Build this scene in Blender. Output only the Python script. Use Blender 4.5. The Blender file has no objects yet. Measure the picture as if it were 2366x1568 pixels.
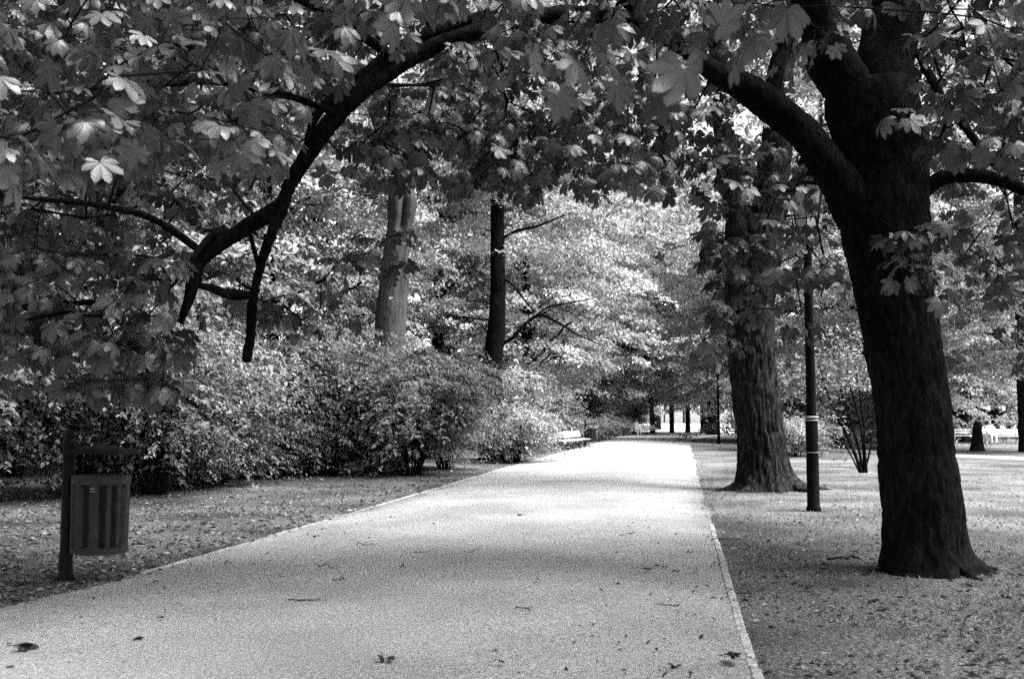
import bpy, math, random
import numpy as np
from mathutils import Vector

# ------------------------------------------------------------------ camera, light, exposure
SC = bpy.context.scene
COL = SC.collection
F, CX, CY, HZ, EYE = 2300.0, 1183.0, 784.0, 965.0, 1.45      # picture units: 2366 x 1568
TH = math.atan((HZ - CY) / F)
cam_d = bpy.data.cameras.new("camera")
cam_d.sensor_width = 36.0
cam_d.lens = 36.0 * F / 2366.0
cam_d.clip_start = 0.05
cam_d.clip_end = 2000.0
cam_d.dof.use_dof = True
cam_d.dof.focus_distance = 15.0
cam_d.dof.aperture_fstop = 2.6
cam = bpy.data.objects.new("camera", cam_d)
cam.location = (0, 0, EYE)
cam.rotation_euler = (math.pi / 2 + TH, 0, 0)
COL.objects.link(cam)
SC.camera = cam

SUN_EL, SUN_AZ = math.radians(57), math.radians(106)          # azimuth from +Y (ahead) towards +X (right)
world = bpy.data.worlds.new("World")
SC.world = world
world.use_nodes = True
wn, wl = world.node_tree.nodes, world.node_tree.links
wn.clear()
sky = wn.new("ShaderNodeTexSky")
sky.sky_type = 'NISHITA'
sky.sun_disc = False
sky.sun_elevation = SUN_EL
sky.sun_rotation = SUN_AZ
sky.dust_density = 1.5
sky.air_density = 1.0
bw = wn.new("ShaderNodeRGBToBW")
bg = wn.new("ShaderNodeBackground")
bg.inputs['Strength'].default_value = 0.07
wo = wn.new("ShaderNodeOutputWorld")
wl.new(sky.outputs[0], bw.inputs[0])
wl.new(bw.outputs[0], bg.inputs['Color'])
wl.new(bg.outputs[0], wo.inputs[0])

sun_d = bpy.data.lights.new("sun", 'SUN')
sun_d.energy = 5.0
sun_d.angle = math.radians(42)
sun_d.color = (1, 1, 1)
sun = bpy.data.objects.new("sun", sun_d)
sdir = Vector((math.sin(SUN_AZ) * math.cos(SUN_EL), math.cos(SUN_AZ) * math.cos(SUN_EL), math.sin(SUN_EL)))
sun.rotation_euler = sdir.to_track_quat('Z', 'Y').to_euler()
sun.location = (20, 0, 40)
COL.objects.link(sun)

SC.view_settings.view_transform = 'Standard'
SC.view_settings.look = 'None'
SC.view_settings.gamma = 1.0
SC.view_settings.exposure = 2.75
SC.view_settings.use_curve_mapping = False
cy = SC.cycles
cy.max_bounces = 6
cy.diffuse_bounces = 4
cy.glossy_bounces = 2
cy.transmission_bounces = 4
cy.use_denoising = False
cy.use_adaptive_sampling = True
cy.adaptive_threshold = 0.02
cy.caustics_reflective = False
cy.caustics_refractive = False
cy.sample_clamp_indirect = 6.0

RNG = np.random.default_rng(7)
random.seed(7)


# ------------------------------------------------------------------ picture point -> place in the world
FWD = np.array([0, math.cos(TH), math.sin(TH)])
UP = np.array([0, -math.sin(TH), math.cos(TH)])
RIGHT = np.array([1.0, 0, 0])
EYEP = np.array([0, 0, EYE])


def ray(px, py):
    return FWD + (px - CX) / F * RIGHT - (py - CY) / F * UP


def at(px, py, Y):
    r = ray(px, py)
    return EYEP + r * (Y / r[1])


def ground(px, py):
    r = ray(px, py)
    return EYEP + r * (-EYE / r[2])


def gx(px, Y):
    """ground point at distance Y under picture column px"""
    p = at(px, HZ, Y)
    p[2] = 0
    return p


# ------------------------------------------------------------------ numpy value noise
_perm = np.random.default_rng(3).permutation(4096)


def _h(i, j, k):
    return _perm[(_perm[(_perm[i & 4095] + j) & 4095] + k) & 4095] / 4095.0


def noise(p, f=1.0):
    p = np.asarray(p, float) * f + 1000.0
    i = np.floor(p).astype(int)
    t = p - i
    t = t * t * (3 - 2 * t)
    x, y, z = i[..., 0], i[..., 1], i[..., 2]
    r = 0
    for a in (0, 1):
        wa = t[..., 0] if a else 1 - t[..., 0]
        for b in (0, 1):
            wb = t[..., 1] if b else 1 - t[..., 1]
            for c in (0, 1):
                wc = t[..., 2] if c else 1 - t[..., 2]
                r = r + wa * wb * wc * _h(x + a, y + b, z + c)
    return r


def unit(v):
    return v / np.maximum(np.linalg.norm(v, axis=-1, keepdims=True), 1e-9)


# ------------------------------------------------------------------ materials (grey: the photograph is black and white)
def mat(name):
    m = bpy.data.materials.new(name)
    m.use_nodes = True
    nt = m.node_tree
    nt.nodes.clear()
    out = nt.nodes.new("ShaderNodeOutputMaterial")
    return m, nt, out


def N(nt, kind, **kw):
    n = nt.nodes.new(kind)
    for k, v in kw.items():
        if k.startswith("in_"):
            n.inputs[k[3:].replace("_", " ")].default_value = v
        else:
            setattr(n, k, v)
    return n


def ramp(nt, src, pts):
    r = nt.nodes.new("ShaderNodeValToRGB")
    e = r.color_ramp.elements
    while len(e) < len(pts):
        e.new(0.5)
    for el, (p, v) in zip(e, pts):
        el.position = p
        el.color = (v, v, v, 1)
    nt.links.new(src, r.inputs[0])
    return r.outputs[0]


def math_node(nt, op, a, b=None, clamp=False):
    n = nt.nodes.new("ShaderNodeMath")
    n.operation = op
    n.use_clamp = clamp
    for s, v in zip(n.inputs, (a, b)):
        if v is None:
            continue
        if isinstance(v, (int, float)):
            s.default_value = v
        else:
            nt.links.new(v, s)
    return n.outputs[0]


def leaf_material(name, lo, hi, transl=0.35, vein=0.0, gloss=0.04):
    m, nt, out = mat(name)
    L = nt.links
    a = N(nt, "ShaderNodeAttribute", attribute_name="leaf")
    sep = nt.nodes.new("ShaderNodeSeparateXYZ")
    L.new(a.outputs['Vector'], sep.inputs[0])
    tone = math_node(nt, 'ADD', math_node(nt, 'MULTIPLY', sep.outputs[2], hi - lo), lo)
    tr_tone = math_node(nt, 'MULTIPLY', tone, 1.3)
    if vein:
        au = math_node(nt, 'ABSOLUTE', sep.outputs[0])
        mid = ramp(nt, au, [(0.0, 1.0), (0.09, 0.0)])
        w = math_node(nt, 'ADD', math_node(nt, 'MULTIPLY', sep.outputs[1], 70.0), math_node(nt, 'MULTIPLY', au, -24.0))
        side = ramp(nt, math_node(nt, 'SINE', w), [(0.7, 0.0), (1.0, 0.35)])
        vv = math_node(nt, 'MAXIMUM', mid, side)
        tone = math_node(nt, 'ADD', tone, math_node(nt, 'MULTIPLY', vv, vein * 0.35))
        tr_tone = math_node(nt, 'ADD', tr_tone, math_node(nt, 'MULTIPLY', vv, vein))
    d = nt.nodes.new("ShaderNodeBsdfDiffuse")
    t = nt.nodes.new("ShaderNodeBsdfTranslucent")
    L.new(tone, d.inputs['Color'])
    L.new(tr_tone, t.inputs['Color'])
    mx = N(nt, "ShaderNodeMixShader")
    mx.inputs[0].default_value = transl
    L.new(d.outputs[0], mx.inputs[1])
    L.new(t.outputs[0], mx.inputs[2])
    g = N(nt, "ShaderNodeBsdfGlossy")
    g.inputs['Roughness'].default_value = 0.45
    g.inputs['Color'].default_value = (0.8, 0.8, 0.8, 1)
    mg = N(nt, "ShaderNodeMixShader")
    mg.inputs[0].default_value = gloss
    L.new(mx.outputs[0], mg.inputs[1])
    L.new(g.outputs[0], mg.inputs[2])
    L.new(mg.outputs[0], out.inputs[0])
    return m


def rough_material(name, pts, scale=8.0, detail=6.0, stretch=(1, 1, 1), bump=0.0, bump_scale=None, rough=0.9, extra=None, spec=0.03, patch=None):
    """grey surface from object-space noise; pts is a colour ramp; patch=(scale, low, high) multiplies large soft blotches"""
    m, nt, out = mat(name)
    L = nt.links
    tc = nt.nodes.new("ShaderNodeTexCoord")
    mp = N(nt, "ShaderNodeMapping")
    mp.inputs['Scale'].default_value = stretch
    L.new(tc.outputs['Object'], mp.inputs[0])
    n = N(nt, "ShaderNodeTexNoise")
    n.inputs['Scale'].default_value = scale
    n.inputs['Detail'].default_value = detail
    n.inputs['Roughness'].default_value = 0.65
    L.new(mp.outputs[0], n.inputs['Vector'])
    c = ramp(nt, n.outputs['Fac'], pts)
    if patch:
        pn = N(nt, "ShaderNodeTexNoise")
        pn.inputs['Scale'].default_value = patch[0]
        pn.inputs['Detail'].default_value = 4
        L.new(tc.outputs['Object'], pn.inputs['Vector'])
        pr = ramp(nt, pn.outputs['Fac'], [(0.35, patch[1]), (0.65, patch[2])])
        c = math_node(nt, 'MULTIPLY', c, pr)
    if extra:
        c = extra(nt, tc, c)
    b = N(nt, "ShaderNodeBsdfPrincipled")
    b.inputs['Roughness'].default_value = rough
    b.inputs['Specular IOR Level'].default_value = spec
    L.new(c, b.inputs['Base Color'])
    if bump:
        bn = N(nt, "ShaderNodeTexNoise")
        bn.inputs['Scale'].default_value = bump_scale or scale * 2
        bn.inputs['Detail'].default_value = 5
        L.new(mp.outputs[0], bn.inputs['Vector'])
        bp = N(nt, "ShaderNodeBump")
        bp.inputs['Strength'].default_value = bump
        bp.inputs['Distance'].default_value = 0.02
        L.new(bn.outputs['Fac'], bp.inputs['Height'])
        L.new(bp.outputs[0], b.inputs['Normal'])
    L.new(b.outputs[0], out.inputs[0])
    return m


def paint(name, v, rough=0.5, spec=0.12, var=0.25):
    return rough_material(name, [(0.3, v * (1 - var)), (0.7, v * (1 + var))], 9.0, 5, bump=0.08, rough=rough, spec=spec)


def speckle(scale, thr, v):
    def f(nt, tc, c):
        vo = N(nt, "ShaderNodeTexVoronoi")
        vo.inputs['Scale'].default_value = scale
        nt.links.new(tc.outputs['Object'], vo.inputs['Vector'])
        k = ramp(nt, vo.outputs['Distance'], [(thr * 0.7, v), (thr, 1.0)])
        return math_node(nt, 'MULTIPLY', c, k)
    return f


def edge_soil(nt, tc, c):
    c = speckle(16.0, 0.12, 0.45)(nt, tc, c)
    at_ = N(nt, "ShaderNodeAttribute", attribute_name="leaf")
    sp = nt.nodes.new("ShaderNodeSeparateXYZ")
    nt.links.new(at_.outputs['Vector'], sp.inputs[0])
    n = N(nt, "ShaderNodeTexNoise")
    n.inputs['Scale'].default_value = 1.3
    n.inputs['Detail'].default_value = 8
    n.inputs['Roughness'].default_value = 0.7
    nt.links.new(tc.outputs['Object'], n.inputs['Vector'])
    e = math_node(nt, 'ADD', sp.outputs[0], math_node(nt, 'MULTIPLY', n.outputs['Fac'], 0.5))
    k = ramp(nt, e, [(0.0, 1.0), (0.62, 1.0), (0.92, 0.38)])
    return math_node(nt, 'MULTIPLY', c, k)


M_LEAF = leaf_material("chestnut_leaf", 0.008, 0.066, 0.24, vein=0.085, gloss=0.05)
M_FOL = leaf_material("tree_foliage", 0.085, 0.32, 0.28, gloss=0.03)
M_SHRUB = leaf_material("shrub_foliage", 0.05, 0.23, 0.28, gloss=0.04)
M_BARK_DARK = rough_material("dark_bark", [(0.38, 0.002), (0.5, 0.005), (0.68, 0.012)], 24, 7, (1, 1, 0.3), 1.0, 60, patch=(2.2, 0.6, 1.5))
M_BARK = rough_material("furrowed_bark", [(0.38, 0.003), (0.5, 0.008), (0.66, 0.032)], 26, 7, (1, 1, 0.2), 1.0, 60, patch=(1.6, 0.6, 1.4))
M_BARK_PALE = rough_material("pale_bark", [(0.3, 0.025), (0.7, 0.08)], 9, 7, (1, 1, 0.14), 0.6, 26)
M_TWIG = rough_material("twig_bark", [(0.3, 0.004), (0.7, 0.012)], 14, 4)
M_PATH = rough_material("gravel", [(0.3, 0.10), (0.48, 0.22), (0.7, 0.36)], 38, 10, (1, 1, 1), 1.0, 110, extra=edge_soil, patch=(0.55, 0.78, 1.14))
M_SOIL = rough_material("soil", [(0.3, 0.016), (0.5, 0.062), (0.72, 0.20)], 30, 10, (1, 1, 1), 1.0, 44, extra=speckle(7.0, 0.12, 0.5), patch=(0.55, 0.5, 1.4))
M_KERB = rough_material("kerb_stone", [(0.32, 0.10), (0.5, 0.21), (0.7, 0.32)], 11, 8, bump=0.5)
M_LITTER = leaf_material("dry_litter", 0.02, 0.22, 0.15, gloss=0.02)
M_GRASS = leaf_material("grass_blade", 0.03, 0.12, 0.3, gloss=0.03)
M_DRYDARK = leaf_material("dry_dark_leaf", 0.008, 0.04, 0.1, gloss=0.02)
M_IRON = paint("dark_iron", 0.003, 0.5, 0.02)
M_STEEL = paint("dull_steel", 0.007, 0.5, 0.05)
M_BAND = paint("pale_band", 0.2, 0.6)
M_WOOD = rough_material("pale_bench_wood", [(0.3, 0.4), (0.7, 0.6)], 6, 6, (1, 8, 8), 0.3)
M_GLASS = paint("milky_lantern_glass", 0.26, 0.3)
M_GALV = paint("galvanised_sheet", 0.022, 0.5, var=0.4)
M_GAP_SHADE = paint("bin_gap_shade", 0.006, 0.7)  # shade between the bin slats, put into the colour
M_SKIN = paint("skin", 0.42, 0.6, var=0.05)
M_WHITE = paint("white_cloth", 0.78, 0.9, var=0.06)
M_GREY = paint("grey_cloth", 0.12, 0.9, var=0.2)
M_HAIR = paint("dark_hair", 0.02, 0.6)


# ------------------------------------------------------------------ mesh collector and scene tree
class MB:
    def __init__(self):
        self.v, self.a, self.f, self.n = [], [], [], 0

    def add(self, v, faces, mi=0, leaf=None, smooth=True):
        v = np.asarray(v, float).reshape(-1, 3)
        for f in faces:
            f = np.asarray(f, int)
            if len(f):
                self.f.append((f + self.n, mi, smooth))
        self.v.append(v)
        self.a.append(np.zeros((len(v), 3)) if leaf is None else np.asarray(leaf, float).reshape(-1, 3))
        self.n += len(v)
        return self

    def build(self, name, mats, parent=None, origin=(0, 0, 0)):
        v = np.concatenate(self.v) - np.asarray(origin, float)
        a = np.concatenate(self.a)
        me = bpy.data.meshes.new(name)
        me.vertices.add(len(v))
        me.vertices.foreach_set("co", v.astype(np.float32).ravel())
        loops = np.concatenate([f.ravel() for f, _, _ in self.f])
        tot = np.concatenate([np.full(len(f), f.shape[1]) for f, _, _ in self.f])
        mi = np.concatenate([np.full(len(f), m) for f, m, _ in self.f])
        sm = np.concatenate([np.full(len(f), s) for f, _, s in self.f])
        me.loops.add(len(loops))
        me.loops.foreach_set("vertex_index", loops.astype(np.int32))
        me.polygons.add(len(tot))
        st = np.concatenate([[0], np.cumsum(tot)[:-1]])
        me.polygons.foreach_set("loop_start", st.astype(np.int32))
        me.polygons.foreach_set("loop_total", tot.astype(np.int32))
        me.polygons.foreach_set("material_index", mi.astype(np.int32))
        me.polygons.foreach_set("use_smooth", sm.astype(bool))
        if np.any(a):
            at_ = me.attributes.new("leaf", 'FLOAT_VECTOR', 'POINT')
            at_.data.foreach_set("vector", a.astype(np.float32).ravel())
        for m in (mats if isinstance(mats, (list, tuple)) else [mats]):
            me.materials.append(m)
        me.update(calc_edges=True)
        o = bpy.data.objects.new(name, me)
        COL.objects.link(o)
        if parent is not None:
            o.parent = parent
        else:
            o.location = origin
        return o


def tag(o, label=None, cat=None, group=None, kind=None):
    for k, v in (("label", label), ("category", cat), ("group", group), ("kind", kind)):
        if v:
            o[k] = v
    return o


def thing(name, label, cat, loc=(0, 0, 0), rz=0.0, group=None, scale=1.0):
    o = bpy.data.objects.new(name, None)
    o.empty_display_size = 0.3
    o.location = tuple(float(x) for x in loc)
    o.rotation_euler = (0, 0, rz)
    o.scale = (scale,) * 3
    COL.objects.link(o)
    return tag(o, label, cat, group)


def dup(root, loc, rz, label, group=None, scale=1.0, cat=None):
    r = root.copy()
    COL.objects.link(r)
    r.location = tuple(float(x) for x in loc)
    r.rotation_euler = (0, 0, rz)
    r.scale = (scale,) * 3
    r['label'] = label
    if group:
        r['group'] = group
    for ch in list(root.children):
        c = ch.copy()
        COL.objects.link(c)
        c.parent = r
        for g in list(ch.children):
            d = g.copy()
            COL.objects.link(d)
            d.parent = c
    return r


# ------------------------------------------------------------------ shape builders
def smooth_path(pts, step):
    """Catmull-Rom through rows of pts (any columns), resampled about every step metres (first 3 columns are xyz)"""
    pts = np.asarray(pts, float)
    P = np.vstack([2 * pts[0] - pts[1], pts, 2 * pts[-1] - pts[-2]])
    out = []
    for i in range(1, len(P) - 2):
        n = max(2, int(np.linalg.norm(P[i + 1, :3] - P[i, :3]) / step))
        t = np.linspace(0, 1, n, endpoint=False)[:, None]
        p0, p1, p2, p3 = P[i - 1], P[i], P[i + 1], P[i + 2]
        out.append(0.5 * (2 * p1 + (p2 - p0) * t + (2 * p0 - 5 * p1 + 4 * p2 - p3) * t ** 2 + (3 * p1 - p0 - 3 * p2 + p3) * t ** 3))
    out.append(pts[-1:])
    return np.vstack(out)


def frames(p):
    t = unit(np.gradient(p, axis=0))
    u = np.zeros_like(p)
    ref = np.array([1.0, 0, 0]) if abs(t[0, 0]) < 0.8 else np.array([0, 1.0, 0])
    u0 = ref - t[0] * ref.dot(t[0])
    u[0] = u0 / np.linalg.norm(u0)
    for i in range(1, len(p)):
        w = u[i - 1] - t[i] * u[i - 1].dot(t[i])
        u[i] = w / max(np.linalg.norm(w), 1e-9)
    return t, u, np.cross(t, u)


def tube(mb, p, r, k=6, mi=0, cap=True, disp=None, smooth=True, leaf=None):
    p = np.asarray(p, float)
    r = np.broadcast_to(np.asarray(r, float), (len(p),))
    t, u, w = frames(p)
    ang = np.arange(k) * 2 * math.pi / k
    d = u[:, None] * np.cos(ang)[None, :, None] + w[:, None] * np.sin(ang)[None, :, None]
    rr = np.repeat(r[:, None], k, 1)
    v = p[:, None] + d * rr[..., None]
    if disp is not None:
        s = np.concatenate([[0], np.cumsum(np.linalg.norm(np.diff(p, axis=0), axis=1))])
        rr = rr + disp(v, d, rr, s[:, None] * np.ones(k))
        v = p[:, None] + d * rr[..., None]
    v = v.reshape(-1, 3)
    n = len(p)
    i = np.arange(n - 1)[:, None] * k
    j = np.arange(k)[None]
    q = np.stack([i + j, i + (j + 1) % k, i + k + (j + 1) % k, i + k + j], -1).reshape(-1, 4)
    fs = [q]
    if cap:
        v = np.vstack([v, p[-1:] + t[-1:] * r[-1] * 0.15, p[:1]])
        jj = np.arange(k)
        b = (n - 1) * k
        fs.append(np.stack([b + jj, b + (jj + 1) % k, np.full(k, n * k)], -1))
        fs.append(np.stack([(jj + 1) % k, jj, np.full(k, n * k + 1)], -1))
    mb.add(v, fs, mi, leaf=None if leaf is None else np.tile(leaf, (len(v), 1)), smooth=smooth)


def bark_disp(amp, cell=0.045, stretch=5.0, flare=None, lump=0.06, seed=0.0):
    def f(v, d, rr, s):
        q = v.copy()
        q[..., 2] = q[..., 2] / stretch
        q = q + seed
        q = q + (noise(v * 3.0 + seed)[..., None] - 0.5) * cell * 1.6
        n1 = np.abs(noise(q, 1 / cell) * 2 - 1)
        n2 = noise(q, 2.6 / cell)
        o = amp * (np.clip(n1 * 1.7, 0, 1) - 0.6) + amp * 0.5 * (n2 - 0.5)
        o = o + rr * lump * (noise(v + seed, 2.2) - 0.5) * 2
        if flare:
            o = o + rr * flare(d, v[..., 2])
        return o
    return f


def add_box(mb, c, s, mi=0, rz=0.0, tilt=0.0, bevel=0.0):
    """box with a small chamfer on the vertical and horizontal edges"""
    x, y, z = [a / 2 for a in s]
    b = bevel or min(x, y, z) * 0.15
    vs = []
    for sx in (-1, 1):
        for sy in (-1, 1):
            for sz in (-1, 1):
                vs += [(sx * (x - b), sy * (y - b), sz * z), (sx * (x - b), sy * y, sz * (z - b)), (sx * x, sy * (y - b), sz * (z - b))]
    import bmesh
    bm = bmesh.new()
    bv = [bm.verts.new(q) for q in vs]
    bmesh.ops.convex_hull(bm, input=bv)
    bmesh.ops.dissolve_limit(bm, angle_limit=0.01, verts=bm.verts[:], edges=bm.edges[:])
    bmesh.ops.triangulate(bm, faces=bm.faces[:])
    bm.verts.index_update()
    V = np.array([q.co[:] for q in bm.verts])
    Fc = np.array([[q.index for q in f.verts] for f in bm.faces])
    bm.free()
    ct, st = math.cos(tilt), math.sin(tilt)
    V = np.stack([V[:, 0], V[:, 1] * ct - V[:, 2] * st, V[:, 1] * st + V[:, 2] * ct], 1)
    cr, sr = math.cos(rz), math.sin(rz)
    V = np.stack([V[:, 0] * cr - V[:, 1] * sr, V[:, 0] * sr + V[:, 1] * cr, V[:, 2]], 1)
    mb.add(V + np.asarray(c), [Fc], mi, smooth=False)


def lathe(mb, prof, k=24, c=(0, 0), mi=0, smooth=True, rot=0.0):
    prof = np.asarray(prof, float)
    ang = np.arange(k) * 2 * math.pi / k + rot
    v = np.stack([c[0] + prof[:, None, 0] * np.cos(ang), c[1] + prof[:, None, 0] * np.sin(ang), np.repeat(prof[:, None, 1], k, 1)], -1).reshape(-1, 3)
    n = len(prof)
    i = np.arange(n - 1)[:, None] * k
    j = np.arange(k)[None]
    q = np.stack([i + j, i + (j + 1) % k, i + k + (j + 1) % k, i + k + j], -1).reshape(-1, 4)
    mb.add(v, [q], mi, smooth=smooth)


# palmate chestnut leaf: seven leaflets, each folded along its midrib
PH = np.radians([-118, -78, -38, 0, 38, 78, 118])
PL = np.array([0.55, 0.8, 0.96, 1.0, 0.96, 0.8, 0.55])
LT = np.array([0.03, 0.3, 0.6, 0.84, 1.0, 0.3, 0.6, 0.84, 0.3, 0.6, 0.84])
LW = np.array([0, 0, 0, 0, 0, 0.115, 0.215, 0.165, -0.115, -0.215, -0.165])
LU = np.array([0, 0, 0, 0, 0, 1, 1, 1, -1, -1, -1.0])
LQ = np.array([[1, 5, 6, 2], [2, 6, 7, 3], [1, 2, 9, 8], [2, 3, 10, 9]])
LTRI = np.array([[0, 5, 1], [3, 7, 4], [0, 1, 8], [3, 4, 10]])


def palmate(mb, p, a, size, mi=0, rng=RNG, nl=7, tone=None):
    """leaves at p (n,3) pointing along a (n,3); size = middle leaflet length"""
    n = len(p)
    a = unit(a)
    up = np.array([0, 0, 1.0]) + rng.normal(0, 0.35, (n, 3))
    b = unit(np.cross(a, up))
    nn = np.cross(b, a)
    sel = slice(0, 7) if nl == 7 else slice(1, 6)
    ph = PH[sel][None] + rng.normal(0, 0.07, (n, len(PH[sel])))
    ln = PL[sel][None] * rng.uniform(0.88, 1.08, (n, len(PH[sel]))) * size[:, None]
    d = np.cos(ph)[..., None] * a[:, None] + np.sin(ph)[..., None] * b[:, None]
    sd = -np.sin(ph)[..., None] * a[:, None] + np.cos(ph)[..., None] * b[:, None]
    droop = rng.uniform(0.1, 0.55, (n, 1)) + rng.normal(0, 0.08, ph.shape)
    cup = rng.uniform(0.0, 0.28, (n, 1, 1))
    t, w = LT[None, None], LW[None, None]
    h = -droop[..., None] * t ** 1.8 + np.abs(w) * cup
    v = p[:, None, None] + ln[..., None, None] * (t[..., None] * d[:, :, None] * (1 - 0.25 * (droop[..., None] * t)[..., None]) + w[..., None] * sd[:, :, None] + h[..., None] * nn[:, None, None])
    m = n * v.shape[1]
    off = (np.arange(m) * 11)[:, None, None]
    if tone is None:
        tone = rng.uniform(0, 1, n)
    lt = np.clip(np.repeat(tone, v.shape[1]) + rng.normal(0, 0.06, m), 0, 1)
    lf = np.stack([np.tile(LU, (m, 1)), np.tile(LT, (m, 1)), np.repeat(lt[:, None], 11, 1)], -1)
    mb.add(v.reshape(-1, 3), [(off + LQ[None]).reshape(-1, 4), (off + LTRI[None]).reshape(-1, 3)], mi, lf)


# simple leaf: ovate, folded along the midrib
ST = np.array([0, 0.35, 0.72, 1.0, 0.72, 0.35])
SW = np.array([0, 0.26, 0.22, 0, -0.22, -0.26])


def simple_leaves(mb, p, a, nrm, size, mi=0, rng=RNG, tone=None, droop=0.25, quad=False):
    n = len(p)
    a = unit(a)
    b = unit(np.cross(a, nrm))
    nn = np.cross(b, a)
    if quad:
        t, w = np.array([0, 0.5, 1.0, 0.5]), np.array([0, 0.3, 0, -0.3])
    else:
        t, w = ST, SW
    dr = rng.uniform(0.3, 1.4, n)[:, None] * droop
    fold = rng.uniform(0.1, 0.6, n)[:, None]
    h = -dr * t[None] ** 2 + np.abs(w)[None] * fold
    v = p[:, None] + size[:, None, None] * (t[None, :, None] * a[:, None] + w[None, :, None] * b[:, None] + h[..., None] * nn[:, None])
    k = len(t)
    off = (np.arange(n) * k)[:, None, None]
    fs = np.array([[0, 1, 2, 3], [0, 3, 4, 5]]) if not quad else np.array([[0, 1, 2, 3]])
    if tone is None:
        tone = rng.uniform(0, 1, n)
    lf = np.stack([np.tile(np.sign(w), (n, 1)), np.tile(t, (n, 1)), np.repeat(tone[:, None], k, 1)], -1)
    mb.add(v.reshape(-1, 3), [(off + fs[None]).reshape(-1, 4)], mi, lf, smooth=False)


def grow_twigs(skel, targets, rng, sag=0.12, step=0.28):
    """every target hangs on the nearest wood already there; returns list of polylines (points, leaf weight) and tip directions"""
    nodes = [np.asarray(s, float) for s in skel]
    N0 = len(nodes)
    cap = N0 + len(targets) * 14
    arr = np.zeros((cap, 3))
    arr[:N0] = np.array(nodes)
    cnt = N0
    parent = -np.ones(cap, int)
    d0 = np.array([np.min(np.linalg.norm(arr[:N0] - t, axis=1)) for t in targets])
    order = np.argsort(d0)
    tips = np.zeros(len(targets), int)
    for ti in order:
        t = targets[ti]
        d = np.linalg.norm(arr[:cnt] - t, axis=1)
        d = d + np.maximum(0, t[2] - arr[:cnt, 2]) * 0.3
        j = int(np.argmin(d))
        a = arr[j]
        L = np.linalg.norm(t - a)
        m = int(np.clip(L / step, 1, 12))
        bend = rng.normal(0, 0.12, 3) * L
        bend[2] += sag * L
        prev = j
        for q in range(1, m + 1):
            f = q / m
            arr[cnt] = a + (t - a) * f + bend * (4 * f * (1 - f)) * 0.6 + (rng.normal(0, 0.012, 3) if q < m else 0)
            parent[cnt] = prev
            prev = cnt
            cnt += 1
        tips[ti] = prev
    w = np.zeros(cnt)
    w[tips] = 1
    for i in range(cnt - 1, N0 - 1, -1):
        if parent[i] >= 0:
            w[parent[i]] += w[i]
    return arr[:cnt], parent[:cnt], w, tips, N0


def twig_mesh(mb, arr, parent, w, N0, mi, r0=0.0035, k=4, rmax=0.03):
    kids = {}
    for i in range(N0, len(arr)):
        kids.setdefault(parent[i], []).append(i)
    start = [(p, c) for p, cs in kids.items() for n_, c in enumerate(sorted(cs, key=lambda c: -w[c])) if p < N0 or n_ > 0]
    for p, c in start:
        idx = [p, c]
        while c in kids:
            c = max(kids[c], key=lambda q: w[q])
            idx.append(c)
        pts = arr[idx]
        r = np.minimum(r0 * np.sqrt(np.maximum(w[idx], 1)) ** 0.85, rmax)
        r[0] = r[1]
        tube(mb, pts, r, k, mi)


def wood_from_px(rows):
    """rows of (px, py, width px, Y) -> xyz + radius"""
    out = []
    for px, py, w, Y in rows:
        p = at(px, py, Y)
        out.append(np.append(p, w / 2 / F * Y))
    return np.array(out)


# ------------------------------------------------------------------ ground, paths, kerbs
def sheet(name, mats, x0, x1, y0, y1, nx, ny, zf, m):
    xs, ys = np.linspace(x0, x1, nx), y0 + (y1 - y0) * np.linspace(0, 1, ny) ** 2.2
    X, Y = np.meshgrid(xs, ys)
    v = np.stack([X, Y, zf(X, Y)], -1).reshape(-1, 3)
    i = np.arange(ny - 1)[:, None] * nx
    j = np.arange(nx - 1)[None]
    q = np.stack([i + j, i + j + 1, i + nx + j + 1, i + nx + j], -1).reshape(-1, 4)
    mb = MB().add(v, [q])
    return tag(mb.build(name, m), kind='structure')


sheet("ground", None, -420, 420, -60, 520, 61, 61, lambda x, y: x * 0, M_SOIL)

LEFT_PX = [(-480, 1530), (0, 1405), (330, 1325), (600, 1245), (900, 1160), (1170, 1080), (1300, 1045), (1395, 1019), (1425, 1009), (1440, 1004)]
RIGHT_PX = [(1990, 2400), (1900, 2050), (1750, 1568), (1640, 1200), (1612, 1095), (1602, 1050), (1596, 1030), (1600, 1017), (1640, 1009), (1700, 1004)]
LEFT = smooth_path([ground(*p) for p in LEFT_PX], 0.5)
RIGHT_E = smooth_path([ground(*p) for p in RIGHT_PX], 0.5)
LEFT = np.vstack([[-5.2, -8, 0], LEFT])
RIGHT_E = np.vstack([[0.2, -8, 0], RIGHT_E])


def by_y(line, ys):
    o = np.argsort(line[:, 1])
    return np.interp(ys, line[o, 1], line[o, 0])


ys = np.concatenate([np.linspace(-8, 60, 700), np.linspace(60.5, 84, 40)])
lx, rx = by_y(LEFT, ys), by_y(RIGHT_E, ys)
wob = (noise(np.stack([ys * 0, ys, ys * 0], -1), 0.7) - 0.5) * 0.10
K = 41
u = np.linspace(0, 1, K)
gv = np.stack([(lx + wob)[:, None] * (1 - u) + (rx - wob)[:, None] * u, np.repeat(ys[:, None], K, 1), np.repeat((0.004 + 0.05 * (1 - (2 * u - 1) ** 2))[None], len(ys), 0)], -1)
i = np.arange(len(ys) - 1)[:, None] * K
j = np.arange(K - 1)[None]
q = np.stack([i + j, i + j + 1, i + K + j + 1, i + K + j], -1).reshape(-1, 4)
edge = np.clip((np.abs(2 * u - 1)[None] - 0.55) / 0.45, 0, 1) * np.clip((ys[:, None] - 8) / 8, 0.45, 1.0) * np.clip(1.25 - ys[:, None] / 50, 0.5, 1) * 0.66
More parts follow.
